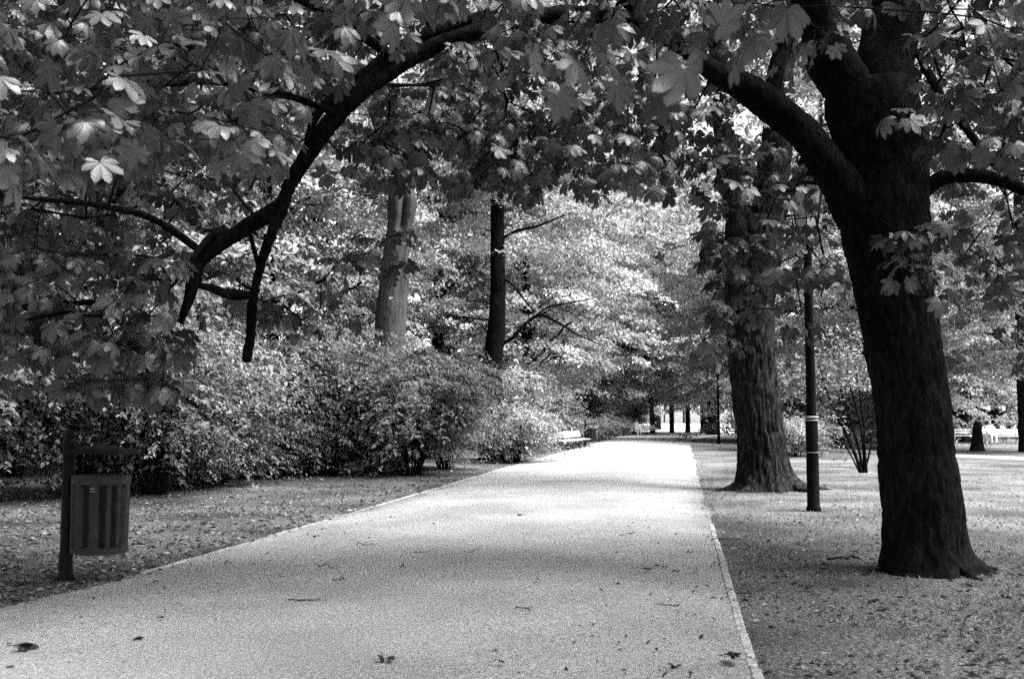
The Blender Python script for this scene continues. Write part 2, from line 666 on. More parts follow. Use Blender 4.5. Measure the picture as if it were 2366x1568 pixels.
path = MB().add(gv.reshape(-1, 3), [q], 0, np.stack([edge, edge * 0, edge * 0], -1)).build("path", M_PATH)
tag(path, kind='structure')


def strip(name, pts, w, z, m, mound=0.0):
    p = smooth_path(pts, 0.6)
    t = unit(np.gradient(p, axis=0))
    s = np.stack([-t[:, 1], t[:, 0], 0 * t[:, 0]], 1)
    v = np.stack([p + s * w / 2, p, p - s * w / 2], 1)
    v[:, :, 2] = z
    v[:, 1, 2] += mound
    n = len(p)
    i = np.arange(n - 1)[:, None] * 3
    j = np.arange(2)[None]
    q = np.stack([i + j + 3, i + j + 4, i + j + 1, i + j], -1).reshape(-1, 4)
    return tag(MB().add(v.reshape(-1, 3), [q]).build(name, m), kind='structure')


strip("side_path", [(7.5, 62, 0), (14.2, 47.5, 0), (16.2, 41, 0), (18.2, 36, 0), (21, 32.5, 0), (32, 28, 0)], 2.6, 0.008, M_PATH, 0.02)
strip("far_path", [(-90, 182, 0), (0, 181, 0), (30, 180, 0), (70, 179, 0), (120, 178, 0)], 166.0, 0.007, M_PATH, 0.02)


def kerb(line, y0, y1, w, hgt, side):
    """edging stones laid end to end, half sunk, worn and partly buried"""
    mb = MB()
    yy = np.arange(y0, y1, 0.02)
    xs = by_y(line, yy)
    s, k, start = 0.0, 0, 0
    rr = np.random.default_rng(11)
    for n in range(1, len(yy)):
        s += math.hypot(xs[n] - xs[n - 1], 0.02)
        if s > 0.98:
            a, b = np.array([xs[start], yy[start]]), np.array([xs[n], yy[n]])
            c = (a + b) / 2
            ang = math.atan2(b[1] - a[1], b[0] - a[0])
            add_box(mb, (c[0] + side * w / 2 + rr.normal(0, .005), c[1], hgt / 2 - 0.05 + rr.normal(0, .005)), (0.97 - abs(rr.normal(0, .02)), w, hgt + 0.1), rz=ang + rr.normal(0, .006), bevel=0.012)
            s, start = 0.0, n
    return tag(mb.build("kerb", M_KERB), kind='structure')


kerb(LEFT, 9.4, 60, 0.06, 0.012, 0)
kerb(RIGHT_E, 1.0, 14.6, 0.07, 0.016, 0)


# ------------------------------------------------------------------ trees
def skel_nodes(w, step=0.25):
    return smooth_path(w, step)[:, :3]


def limb(name, rows, parent, origin, m, k=28, amp=0.010, step=0.05, seed=0.0):
    p = smooth_path(wood_from_px(rows), step)
    wob = (np.stack([noise(p[:, :3] + 7.3 * q_ + seed, 2.3) for q_ in range(3)], 1) - 0.5) * np.minimum(p[:, 3:4] * 0.9, 0.10)
    wob[:2] = 0
    p[:, :3] += wob
    mb = MB()
    tube(mb, p[:, :3], p[:, 3], k, disp=bark_disp(amp, 0.035, 1.0, lump=0.12, seed=seed))
    mb.build(name, m, parent, origin)
    return p[:, :3]


def zone_points(zones, rng):
    out = []
    for x0, y0, x1, y1, ya, yb, n in zones:
        for _ in range(n):
            out.append(at(rng.uniform(x0, x1), rng.uniform(y0, y1), rng.uniform(ya, yb)))
    return np.array(out)


rc = np.random.default_rng(21)


def leafy(crown, pts, skl, lo, hi, sz, nl):
    """twigs from the wood to every point, each ending in a rosette of palmate leaves"""
    arr, par, ww, tips, N0 = grow_twigs(skl, pts, rc)
    twig_mesh(crown, arr, par, ww, N0, 1, 0.0032, 4, 0.022)
    P, A, S, ST_, SE = [], [], [], [], []
    for ti in tips:
        tip = arr[ti]
        dv = unit(arr[ti] - arr[par[ti]]) if par[ti] >= 0 else np.array([0, 0, -1.0])
        m = rc.integers(lo, hi)
        a0 = rc.uniform(0, 2 * math.pi)
        for q in range(m):
            an = a0 + q * 2 * math.pi / m + rc.normal(0, 0.3)
            out = np.array([math.cos(an), math.sin(an), rc.uniform(-0.75, 0.25)]) + dv * 0.7
            out /= np.linalg.norm(out)
            ln = rc.uniform(0.09, 0.2)
            e = tip + out * ln + np.array([0, 0, -0.02])
            ST_.append(tip)
            SE.append(e)
            P.append(e)
            A.append(out + np.array([0, 0, -rc.uniform(0.1, 0.9)]))
            S.append(sz * rc.uniform(0.62, 1.15))
    P, A, S = np.array(P), np.array(A), np.array(S)
    palmate(crown, P, A, S, 0, rc, nl)
    if nl == 7:
        for s_, e_ in zip(ST_, SE):
            tube(crown, np.array([s_, (s_ + e_) / 2 + [0, 0, 0.012], e_]), [0.0025, 0.002, 0.0018], 3, 1, cap=False)


def roots(root, base, rows, m, seed):
    """surface roots: (direction, length, radius at the trunk, start distance)"""
    rr = np.random.default_rng(seed)
    for an, ln, rad, s0 in rows:
        d = np.array([math.cos(an), math.sin(an), 0])
        e = np.array([-d[1], d[0], 0]) * rr.normal(0, 0.18) * ln
        q = np.array([np.append(d * s0 * 0.72 + [0, 0, rad * 2.2], rad), np.append(d * (s0 + ln * 0.18) + [0, 0, rad * 0.55], rad * 0.85), np.append(d * (s0 + ln * 0.5) + e * 0.5 + [0, 0, rad * 0.05], rad * 0.6), np.append(d * (s0 + ln) + e + [0, 0, -rad * 0.5], rad * 0.3)])
        q = smooth_path(q, 0.03)
        q[:, :3] += np.asarray(base)
        mb = MB()
        tube(mb, q[:, :3], q[:, 3], 20, disp=bark_disp(0.012, 0.05, 1.0, lump=0.12, seed=seed + an))
        mb.build("root", m, root, base)


# --- the big chestnut that leans over the path
BY = float(ground(2142, 1318)[1])
base = gx(2142, BY)
t = thing("chestnut_tree", "big dark chestnut in front on the right, its low limb arching over the path", "tree", base)
rows = [(2146, 1345, 250), (2143, 1318, 216), (2138, 1280, 188), (2131, 1190, 176), (2113, 1010, 166), (2098, 880, 164), (2078, 735, 167), (2060, 650, 172), (2050, 580, 190), (2044, 480, 200), (2040, 380, 194), (2026, 300, 204), (2012, 232, 212), (2006, 200, 190)]
w = wood_from_px([(a, b, c, BY) for a, b, c in rows])
mb = MB()


def big_flare(d, z):
    a = np.arctan2(d[..., 1], d[..., 0])
    k = np.exp(-np.clip(z, 0, 9) / 0.16)
    return k * (0.16 * np.cos(3 * a + 0.6) + 0.10 * np.cos(5 * a + 1.0) + 0.05)


tube_p = smooth_path(w, 0.025)
tube(mb, tube_p[:, :3], tube_p[:, 3], 110, disp=bark_disp(0.020, 0.06, 4.5, big_flare, seed=3.0))
mb.build("trunk", M_BARK_DARK, t, base)
roots(t, base, [(0.05, 0.32, 0.06, 0.42), (math.pi + 0.1, 0.28, 0.05, 0.40), (-1.2, 0.3, 0.05, 0.36)], M_BARK_DARK, 5)
SK = [tube_p[::8, :3]]


def Y_(rows, *ys):
    yy = np.interp(np.linspace(0, 1, len(rows)), np.linspace(0, 1, len(ys)), ys)
    return [(a, b, c, y) for (a, b, c), y in zip(rows, yy)]


ARCH = Y_([(2010, 590, 70), (1975, 500, 104), (1928, 410, 96), (1872, 335, 88), (1800, 258, 82), (1725, 202, 76), (1650, 168, 68), (1575, 105, 62), (1500, 66, 60), (1400, 40, 58), (1300, 34, 56), (1200, 44, 55), (1100, 74, 54), (1000, 115, 56), (915, 165, 60), (830, 222, 62), (770, 280, 60), (715, 350, 54), (675, 425, 47), (648, 490, 40), (622, 560, 33), (602, 625, 30), (588, 700, 30), (580, 770, 28), (573, 832, 27)], BY, BY - 0.3, 8.7, 8.3, 8.1, 8.3, 8.9)
ARCH = [(a, b, c * (0.76 if n > 5 else 0.95), y) for n, (a, b, c, y) in enumerate(ARCH)]
LIMBS = [ARCH]
SK.append(limb("branch", ARCH, t, base, M_BARK_DARK, 40, 0.011, 0.03, 1.0)[::4])
for k, r in enumerate([
    Y_([(1985, 270, 118), (1948, 185, 112), (1910, 110, 110), (1886, 20, 98), (1862, -150, 86), (1830, -420, 60), (1800, -700, 35)], BY, BY - 0.6),
    Y_([(2032, 270, 150), (2046, 140, 132), (2078, 0, 122), (2100, -200, 104), (2125, -520, 72), (2150, -900, 36)], BY, BY + 0.5),
    Y_([(2100, 480, 30), (2140, 440, 36), (2165, 417, 35), (2205, 405, 34), (2280, 407, 33), (2366, 438, 30), (2480, 500, 24), (2600, 600, 14)], BY, BY - 0.3),
    Y_([(655, 470, 34), (615, 497, 42), (585, 512, 44), (535, 548, 40), (490, 582, 36), (462, 610, 34), (450, 650, 34), (436, 690, 26), (412, 745, 16)], 8.5, 8.6),
    Y_([(584, 680, 18), (556, 682, 24), (520, 676, 22), (490, 664, 18), (455, 657, 14)], 8.85, 8.6),
    Y_([(596, 612, 10), (587, 575, 12), (580, 540, 10), (592, 505, 7)], 8.8, 8.7),
    Y_([(480, 596, 18), (430, 555, 18), (372, 517, 17), (310, 492, 16), (200, 470, 15), (70, 460, 11), (-30, 452, 6)], 8.6, 7.6),
    Y_([(700, 365, 14), (730, 262, 22), (790, 212, 26), (850, 165, 26), (920, 115, 28), (1000, 80, 30), (1090, 46, 28), (1180, 20, 24), (1260, -20, 16)], 8.3, 8.6),
    Y_([(560, 535, 10), (500, 540, 20), (455, 580, 14), (430, 620, 10), (395, 665, 6)], 8.6, 8.2),
    Y_([(2118, 120, 14), (2150, 180, 22), (2180, 230, 20), (2260, 330, 18), (2330, 420, 12)], BY, BY - 0.6),
    Y_([(1940, 430, 10), (1905, 398, 18), (1860, 405, 12), (1835, 440, 8)], BY - 0.1, BY - 0.4),
    Y_([(1560, 95, 20), (1480, 30, 26), (1360, -60, 26), (1200, -180, 22), (1000, -260, 16), (760, -330, 8)], 8.7, 6.4),
    Y_([(930, 150, 22), (800, 60, 26), (640, -30, 24), (450, -90, 18), (200, -140, 9)], 8.2, 6.2),
    Y_([(780, 265, 18), (640, 215, 18), (480, 190, 15), (300, 200, 12), (100, 215, 7)], 8.2, 6.0),
]):
    if k in (0, 1, 2, 3, 5, 6):
        LIMBS.append(r)
    SK.append(limb("branch", r, t, base, M_BARK_DARK, 18 if k > 1 else 40, 0.006 if k > 1 else 0.014, 0.05, k * 1.7)[::3])
SK = np.vstack(SK)


ZONES = [
    (-150, -260, 1000, 60, 6.2, 11, 230), (-120, 60, 660, 330, 6.0, 10.5, 150), (600, 60, 900, 230, 7.0, 10.0, 26),
    (900, -260, 1500, 60, 6.0, 10.5, 90), (1450, -260, 1900, 80, 5.5, 10, 66), (780, 260, 960, 400, 8.2, 9.8, 18),
    (880, 190, 1180, 400, 8.0, 10.6, 62), (1120, 100, 1560, 390, 8.0, 10.8, 100), (1230, 360, 1520, 430, 8.6, 10, 8),
    (-100, 320, 420, 600, 7.4, 10.4, 50), (400, 300, 640, 520, 8.4, 10.4, 24),
    (-60, 620, 440, 800, 7.0, 9.0, 56), (180, 780, 420, 880, 7.6, 8.6, 12), (640, 600, 800, 760, 8.8, 9.8, 6), (540, 600, 640, 800, 9.0, 9.5, 3),
    (760, 480, 920, 620, 8.4, 9.4, 6), (1130, 360, 1230, 440, 8.6, 9.6, 4),
    (1540, 180, 1880, 390, 8.6, 10.4, 46), (1620, 380, 1890, 560, 8.6, 9.6, 18), (1660, 540, 1880, 760, 8.6, 9.4, 22), (1590, 700, 1700, 790, 8.6, 9.2, 5), (1840, 540, 1940, 640, 8.8, 9.6, 6), (1800, 370, 1930, 560, 9.4, 11.0, 14),
    (1930, 500, 2150, 630, 8.5, 8.9, 26), (1890, -100, 2160, 40, 6.8, 8.6, 22), (1900, 130, 2060, 230, 7.2, 8.4, 6), (2030, 200, 2160, 310, 6.8, 8.2, 7),
    (2140, -300, 2520, 420, 6.5, 14, 190), (2150, 400, 2460, 680, 8.4, 13, 46), (1540, -260, 2200, 180, 10.2, 14, 80), (2160, 650, 2400, 830, 9.4, 11, 9),
    (1400, -900, 2700, -260, 4.0, 13, 130), (-400, -900, 1500, -260, 3.8, 12, 180),
]
tg = zone_points(ZONES, rc)
# twigs spring from the upper and far side of the limbs: few hang on the open side facing the path
LIMB = np.vstack([smooth_path(wood_from_px(q), 0.05) for q in LIMBS])


def clear_of_limbs(pts, gap, stray):
    """drop the twigs that would stand in the open air between a limb and the path"""
    keep = []
    for p_ in pts:
        k_ = (p_ - EYEP) / p_[1]
        q_ = (LIMB[:, :3] - EYEP) / LIMB[:, 1:2]
        d_ = np.hypot(q_[:, 0] - k_[0], q_[:, 2] - k_[2]) * LIMB[:, 1] - LIMB[:, 3]
        keep.append(d_.min() > gap or p_[1] > LIMB[int(d_.argmin()), 1] + 0.5)
    return pts[np.array(keep) | (rc.uniform(0, 1, len(pts)) < stray)]


tg = clear_of_limbs(tg, 0.15, 0.12)
# the upper crown, high over the path and the lawn
n_up = 900
a = rc.uniform(0, 2 * math.pi, n_up)
rad = 7.6 * np.sqrt(rc.uniform(0.02, 1, n_up))
hz = rc.uniform(0, 1, n_up)
up_pts = np.stack([base[0] - 0.8 + rad * np.cos(a), base[1] - 2.6 + rad * np.sin(a), 7.6 + hz * 7.5 * np.sqrt(np.clip(1 - (rad / 8.2) ** 2, 0.05, 1))], 1)
SKU = [SK]
ub = MB()
for k in range(9):
    aa = k * 2.4
    s0 = at(1830, -420, BY - 0.5) if k % 2 else at(2125, -520, BY + 0.4)
    e = np.array([base[0] - 0.8 + 5.6 * math.cos(aa), base[1] - 2.2 + 5.2 * math.sin(aa), 10.5 + 2.5 * math.sin(k * 1.3)])
    mid = (s0 + e) / 2 + np.array([0, 0, 1.0])
    pp = smooth_path(np.array([np.append(s0, 0.09), np.append(mid, 0.06), np.append(e, 0.02)]), 0.2)
    tube(ub, pp[:, :3], pp[:, 3], 8)
    SKU.append(pp[:, :3])
ub.build("branch", M_BARK_DARK, t, base)
crown = MB()
big_pts = zone_points([(-120, 40, 720, 330, 4.9, 6.6, 40), (-100, 300, 260, 420, 5.0, 6.4, 10), (700, -60, 1150, 110, 5.0, 6.5, 14), (1900, -60, 2420, 300, 5.6, 7.0, 14)], rc)
big_pts = clear_of_limbs(big_pts, 0.36, 0.0)
leafy(crown, big_pts, SK, 2, 5, 0.165, 7)
tg = np.vstack([tg, zone_points([(1060, -20, 1600, 130, 6.8, 7.9, 34)], rc), clear_of_limbs(zone_points([(-100, 60, 700, 330, 6.4, 9.5, 60), (-100, 330, 420, 600, 7.4, 9.5, 34), (880, 150, 1560, 400, 8.4, 9.8, 44), (2150, -50, 2420, 420, 7.0, 10.5, 40)], rc), 0.16, 0.08)])
leafy(crown, tg, SK, 3, 6, 0.142, 7)
q3 = unit(rc.normal(0, 1, (90, 3))) * rc.uniform(0.2, 1, (90, 1)) ** 0.4 * np.array([2.2, 1.5, 1.0]) + np.array([2.8, 2.7, 5.9])  # unseen leaf cloud added overhead to shade the leaves near the lens
leafy(crown, np.vstack([up_pts, q3]), np.vstack(SKU), 5, 9, 0.21, 5)
# a few leaves of the same crown that hang close to the lens
near = [(1230, 120, 3.4), (1330, 140, 3.0), (1420, 190, 2.9), (1490, 120, 3.2), (1580, 150, 3.1), (1660, 60, 3.4), (1750, 80, 3.5), (1385, 60, 3.3), (1290, 220, 3.2), (1540, 230, 3.3), (1820, 20, 3.8), (1150, 60, 3.9), (1700, 150, 3.7)]
P = np.array([at(x, y, Y) for x, y, Y in near])
A = rc.normal(0, 0.5, (len(P), 3)) + np.array([-0.35, 0.2, -0.75])
palmate(crown, P, A, rc.uniform(0.09, 0.15, len(P)), 0, rc, 7)
for p_ in P:
    e_ = p_ + np.array([rc.normal(0, .08), rc.normal(0, .05), 0.18])
    tube(crown, np.array([e_, (p_ + e_) / 2 + [0.02, 0, 0.02], p_]), [0.003, 0.0022, 0.002], 4, 1)
    tube(crown, np.array([e_, e_ + [0.15, 0.4, 0.35], e_ + [0.3, 1.0, 0.9], e_ + [0.6, 1.8, 1.8]]), [0.004, 0.007, 0.010, 0.014], 5, 1)
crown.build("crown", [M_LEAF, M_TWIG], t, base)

# --- the chestnut whose trunk stands beyond the left edge of the view
base = np.array([-9.6, 11.0, 0])
t = thing("chestnut_tree", "chestnut beyond the left edge reaching in with two thin dark level branches", "tree", base)
mb = MB()
pp = smooth_path(np.array([[-9.6, 11, -0.1, 0.5], [-9.6, 11, 0.3, 0.4], [-9.5, 11, 3, 0.34], [-9.3, 11.1, 7, 0.24], [-9.2, 11, 12, 0.06]]), 0.08)
tube(mb, pp[:, :3], pp[:, 3], 48, disp=bark_disp(0.018, 0.06, 4.5, lump=0.06, seed=51.0))
mb.build("trunk", M_BARK_DARK, t, base)
SK = [pp[10::6, :3]]
for r in (np.vstack([[-9.4, 11, 3.2, 0.09], [-7.5, 9.6, 3.1, 0.06], wood_from_px([(-120, 726, 21, 8.6), (0, 713, 17, 8.3), (100, 706, 16, 8.1), (200, 699, 13, 7.9), (290, 696, 6, 7.8)])]),
          np.vstack([[-9.4, 11, 2.9, 0.06], [-7.4, 9.4, 2.8, 0.05], wood_from_px([(-100, 768, 14, 8.4), (0, 744, 12, 8.1), (90, 733, 11, 7.9), (150, 722, 9, 7.8), (220, 730, 6, 7.7), (275, 724, 4, 7.6)])]),
          np.array([[-9.3, 11, 6, 0.14], [-7, 12, 8.2, 0.10], [-4.6, 13.5, 9.4, 0.05], [-3, 14.5, 9.8, 0.02]]), np.array([[-9.3, 11, 5.5, 0.14], [-8, 13.5, 7.6, 0.10], [-6.5, 16.5, 8.6, 0.03]]),
          np.array([[-9.3, 11, 6.5, 0.13], [-7.5, 8.4, 8.4, 0.09], [-5.2, 6.0, 9.3, 0.03]]), np.array([[-9.3, 11, 7, 0.1], [-11.5, 9.5, 10, 0.06], [-13.5, 8.5, 11, 0.02]]), np.array([[-9.3, 11, 6.2, 0.12], [-11.8, 13, 8.6, 0.07], [-13.5, 15.5, 9.8, 0.02]])):
    p = smooth_path(r, 0.06)
    mb = MB()
    tube(mb, p[:, :3], p[:, 3], 16, disp=bark_disp(0.005, 0.035, 1.0, lump=0.10, seed=6.0))
    mb.build("branch", M_BARK_DARK, t, base)
    SK.append(p[::4, :3])
SK = np.vstack(SK)
crown = MB()
n_up = 620
a = rc.uniform(0, 2 * math.pi, n_up)
rad = 6.6 * np.sqrt(rc.uniform(0.02, 1, n_up))
pts2 = np.stack([base[0] + 1.0 + rad * np.cos(a), base[1] + 1.2 + rad * np.sin(a), 5.2 + 7.0 * rc.uniform(0, 1, n_up) * np.sqrt(np.clip(1 - (rad / 7.2) ** 2, 0.05, 1))], 1)
leafy(crown, zone_points([(-260, 420, 180, 620, 8.0, 11.5, 40), (-160, 600, 420, 800, 7.2, 9.0, 34), (120, 730, 400, 880, 7.6, 8.6, 14), (-200, 560, 60, 900, 7.8, 11, 20)], rc), SK, 2, 5, 0.165, 7)
n_c = 300
q3 = unit(rc.normal(0, 1, (n_c, 3))) * rc.uniform(0.2, 1, (n_c, 1)) ** 0.4 * np.array([4.4, 3.8, 1.7]) + np.array([-3.4, 15.2, 8.6])  # leaf cloud extending the crown, added to shade the left shrubs
leafy(crown, np.vstack([pts2, q3]), SK, 5, 9, 0.19, 5)
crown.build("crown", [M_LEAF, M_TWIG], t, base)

# --- added chestnut beyond the right edge, placed to shade the lawn and the foreground
base = np.array([9.8, 5.2, 0])
t = thing("chestnut_tree", "mostly unseen chestnut added beyond the right edge to shade the foreground", "tree", base)
mb = MB()
pp = smooth_path(np.array([[9.8, 5.2, -0.1, 0.52], [9.8, 5.2, 0.3, 0.42], [9.7, 5.2, 3, 0.36], [9.5, 5.3, 7, 0.24], [9.4, 5.3, 12, 0.06]]), 0.08)
tube(mb, pp[:, :3], pp[:, 3], 48, disp=bark_disp(0.018, 0.06, 4.5, lump=0.06, seed=71.0))
mb.build("trunk", M_BARK_DARK, t, base)
SK = [pp[16::6, :3]]
for k in range(9):
    a_ = k * 0.7 + 0.2
    h_ = 4.2 + 0.45 * k
    e_ = base + np.array([5.4 * math.cos(a_), 5.4 * math.sin(a_), 8.0 + 0.4 * (k % 3)])
    s_ = base + np.array([-0.1, 0.05, h_])
    p = smooth_path(np.array([np.append(s_, 0.12), np.append((s_ + e_) / 2 + [0, 0, 0.9], 0.07), np.append(e_, 0.02)]), 0.08)
    p[1:-1, :3] += rc.normal(0, 0.03, (len(p) - 2, 3))
    mb = MB()
    tube(mb, p[:, :3], p[:, 3], 12, disp=bark_disp(0.005, 0.035, 1.0, lump=0.10, seed=6.0))
    mb.build("branch", M_BARK_DARK, t, base)
    SK.append(p[::4, :3])
SK = np.vstack(SK)
crown = MB()
n_up = 1400
a = rc.uniform(0, 2 * math.pi, n_up)
rad = 7.4 * np.sqrt(rc.uniform(0.02, 1, n_up))
pts2 = np.stack([base[0] + rad * np.cos(a), base[1] + rad * np.sin(a), 5.0 + 7.5 * rc.uniform(0, 1, n_up) * np.sqrt(np.clip(1 - (rad / 8.0) ** 2, 0.05, 1))], 1)
out = (pts2[:, 0] > 0.62 * np.maximum(pts2[:, 1], 0) + 1.2)
pts2[:, 2] -= np.where(out, rc.uniform(0, 2.6, n_up), 0)  # leaves outside the view lowered to darken the near right ground
q4 = unit(rc.normal(0, 1, (260, 3))) * rc.uniform(0.15, 1, (260, 1)) ** 0.4 * np.array([2.8, 2.6, 1.1]) + np.array([4.6, 2.2, 5.6])  # unseen leaf cloud added to shade the lower right ground
leafy(crown, np.vstack([pts2, q4]), SK, 5, 9, 0.2, 5)
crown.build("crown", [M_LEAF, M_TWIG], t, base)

# --- the second tree with the flaring foot
Y2 = float(ground(1760, 1132)[1])
base = gx(1762, Y2)
t = thing("forked_tree", "forked tree with furrowed bark and flaring roots beside the lamp post", "tree", base)
rows = [(1766, 1146, 150), (1766, 1132, 140), (1764, 1110, 130), (1762, 1070, 116), (1758, 1010, 104), (1748, 930, 104), (1740, 840, 105), (1733, 740, 107), (1735, 660, 122), (1739, 590, 134), (1742, 535, 132), (1744, 505, 118)]
w = wood_from_px([(a, b, c, Y2) for a, b, c in rows])
p = smooth_path(w, 0.03)


def flare2(d, z):
    a = np.arctan2(d[..., 1], d[..., 0])
    k = np.exp(-np.clip(z, 0, 9) / 0.22)
    o = 0
    for c, s, am in ((-0.25, 0.28, 1.25), (math.pi + 0.3, 0.38, 0.75), (-1.3, 0.3, 0.45), (-2.2, 0.35, 0.55), (0.9, 0.35, 0.8), (2.2, 0.4, 0.6)):
        da = np.angle(np.exp(1j * (a - c)))
        o = o + am * np.exp(-(da / s) ** 2)
    return k * o * 0.62 - k * 0.10


mb = MB()
tube(mb, p[:, :3], p[:, 3], 120, disp=bark_disp(0.048, 0.085, 5.5, flare2, lump=0.05, seed=9.0))
mb.build("trunk", M_BARK, t, base)
for r in (Y_([(1722, 540, 62), (1702, 490, 62), (1692, 440, 58), (1682, 380, 55), (1668, 250, 50), (1650, 50, 45), (1640, -200, 30)], Y2),
          Y_([(1758, 540, 84), (1770, 490, 84), (1779, 430, 80), (1790, 350, 76), (1808, 150, 64), (1830, -150, 45)], Y2)):
    limb("branch", r, t, base, M_BARK, 40, 0.02, 0.06, 4.0)


def crown_sprays(mb, centre, R, base_z, top_z, n_spray, per, leaf, rng, droop=0.45, lump=0.45, shell=0.5, mi=0, spread=0.55, quad=False):
    """a crown of separate layered boughs: every bough is a drooping fan of leaves with a dark gap below it"""
    n_b = max(40, n_spray // 11)
    z = rng.uniform(0, 1, n_b)
    a = (np.arange(n_b) * 2.39996 + rng.normal(0, 0.25, n_b))
    prof = np.sin(math.pi * np.clip(0.12 + 0.84 * z, 0, 1)) ** 0.6
    rr = np.sqrt(rng.uniform(shell ** 2, 1, n_b))
    dirs = np.stack([np.cos(a), np.sin(a), z * 2], 1)
    rad = R * prof * rr * (1 - lump + 2 * lump * noise(dirs * 1.6 + centre[0] * 0.37, 1.2))
    bz = base_z + z * (top_z - base_z) - droop * rr ** 2 * R * 0.35
    o_b = np.stack([np.cos(a), np.sin(a), 0 * a], 1)
    t_b = np.stack([-np.sin(a), np.cos(a), 0 * a], 1)
    c_b = np.stack([centre[0] + rad * np.cos(a), centre[1] + rad * np.sin(a), bz], 1)
    sz = rng.uniform(0.6, 1.35, n_b) * R / 5.5
    # sprays within a bough
    bi = np.repeat(np.arange(n_b), max(1, n_spray // n_b))
    m = len(bi)
    al, ta = rng.normal(0, 0.85, m) * sz[bi], rng.normal(0, 0.62, m) * sz[bi]
    c = c_b[bi] + o_b[bi] * al[:, None] + t_b[bi] * ta[:, None]
    c[:, 2] += -0.30 * al - 0.14 * al ** 2 - 0.12 * ta ** 2 + rng.normal(0, 0.15, m)
    # a thinner filling of twiggy sprays inside the crown
    k_in = m // 5
    a2, z2 = rng.uniform(0, 2 * math.pi, k_in), rng.uniform(0.1, 1, k_in)
    r2 = R * 0.6 * np.sqrt(rng.uniform(0, 1, k_in)) * np.sin(math.pi * np.clip(0.12 + 0.84 * z2, 0, 1)) ** 0.6
    c = np.vstack([c, np.stack([centre[0] + r2 * np.cos(a2), centre[1] + r2 * np.sin(a2), base_z + 0.6 + z2 * (top_z - base_z - 1)], 1)])
    o = np.vstack([o_b[bi], np.stack([np.cos(a2), np.sin(a2), 0 * a2], 1)])
    tone_s = np.concatenate([np.clip(rng.uniform(0.25, 0.75, n_b)[bi] + rng.normal(0, 0.08, m), 0, 1), rng.uniform(0.1, 0.5, k_in)])  # inner sprays toned darker, shade inside the crown put into the leaf colour
    o = np.repeat(o, per, 0)
    n = len(c) * per
    q = rng.normal(0, 1, (n, 3)) * np.array([0.26, 0.26, 0.075]) * (spread / 0.55)
    side = np.sum(q * o, 1)
    q[:, 2] -= 0.3 * side + 0.25 * (q[:, 0] ** 2 + q[:, 1] ** 2)
    P = np.repeat(c, per, 0) + q
    P[:, 2] = np.maximum(P[:, 2], 0.05)
    nrm = unit(np.array([0, 0, 1.0]) + 0.5 * o + rng.normal(0, 0.30, (n, 3)))
    an = rng.uniform(0, 2 * math.pi, n)
    A = 0.7 * o + np.stack([np.cos(an), np.sin(an), -0.4 + 0 * an], 1)
    tone = np.clip(np.repeat(tone_s, per) + rng.normal(0, 0.10, n), 0, 1)
    simple_leaves(mb, P, A, nrm, leaf * rng.uniform(0.55, 1.3, n), mi, rng, tone, quad=quad)
    return c_b


def tree_parts(root, seed, H, low, R, tr, leaf, n_spray, per, m_bark, lean=0.0, forks=5, spread=0.55, quad=False, shell=0.5, lump=0.45):
    rng = np.random.default_rng(seed)
    tp = np.array([[0, 0, -0.1, tr * 1.35], [0, 0, 0.25, tr * 1.08], [lean * 0.2, 0, H * 0.18, tr * 0.92], [lean * 0.6, rng.normal(0, .1), H * 0.42, tr * 0.72], [lean, rng.normal(0, .2), H * 0.7, tr * 0.4], [lean * 1.1, 0, H * 0.94, tr * 0.1]])
    tp = smooth_path(tp, 0.25)
    mb = MB()
    tube(mb, tp[:, :3], tp[:, 3], 24, disp=bark_disp(tr * 0.05, tr * 0.22, 4.0, lump=0.08, seed=seed * 1.3))
    mb.build("trunk", m_bark, root)
    cb = MB()
    c = crown_sprays(cb, (lean * 0.7, 0), R, low, H, n_spray, per, leaf, rng, spread=spread, quad=quad, shell=shell, lump=lump)
    zs = tp[:, 2]
    for k in range(forks * 5):
        e = c[rng.integers(len(c))]
        h0 = np.clip(e[2] - rng.uniform(0.5, 2.5) + 0.2 * math.hypot(e[0], e[1]) * -1, low * 0.9 + 0.6, H * 0.85)
        i0 = int(np.argmin(np.abs(zs - h0)))
        s0 = tp[i0]
        mid = (s0[:3] + e) / 2 + np.array([0, 0, 0.12 * np.linalg.norm(e - s0[:3])])
        rb = min(s0[3] * 0.4, 0.018 * np.linalg.norm(e - s0[:3]) + 0.01)
        pp = smooth_path(np.array([np.append(s0[:3], rb), np.append(mid, rb * 0.6), np.append(e, rb * 0.15)]), 0.4)
        pp[1:-1, :3] += rng.normal(0, 0.05, (len(pp) - 2, 3))
        tube(cb, pp[:, :3], pp[:, 3], 5, 1)
    cb.build("crown", [M_FOL, M_TWIG], root)
    return root


roots(t, base, [(-0.12, 1.0, 0.15, 0.52), (-0.5, 0.8, 0.11, 0.5), (math.pi + 0.2, 0.75, 0.13, 0.48), (-1.35, 0.5, 0.12, 0.42), (-2.3, 0.7, 0.12, 0.45), (0.5, 0.8, 0.11, 0.5)], M_BARK, 3)
# crown of the second tree (most of it above the frame)
cb = MB()
rs = np.random.default_rng(5)
crown_sprays(cb, (base[0], base[1] + 1.0), 6.2, 7.6, 18.5, 800, 34, 0.17, rs)
cb.build("crown", [M_FOL, M_TWIG], t, base)

# --- four kinds of park tree, then copies
proto = {}


def first(kind, *a, **k):
    r = thing("park_tree", "x", "tree", (0, 0, 0))
    tree_parts(r, *a, **k)
    proto[kind] = [r, False]


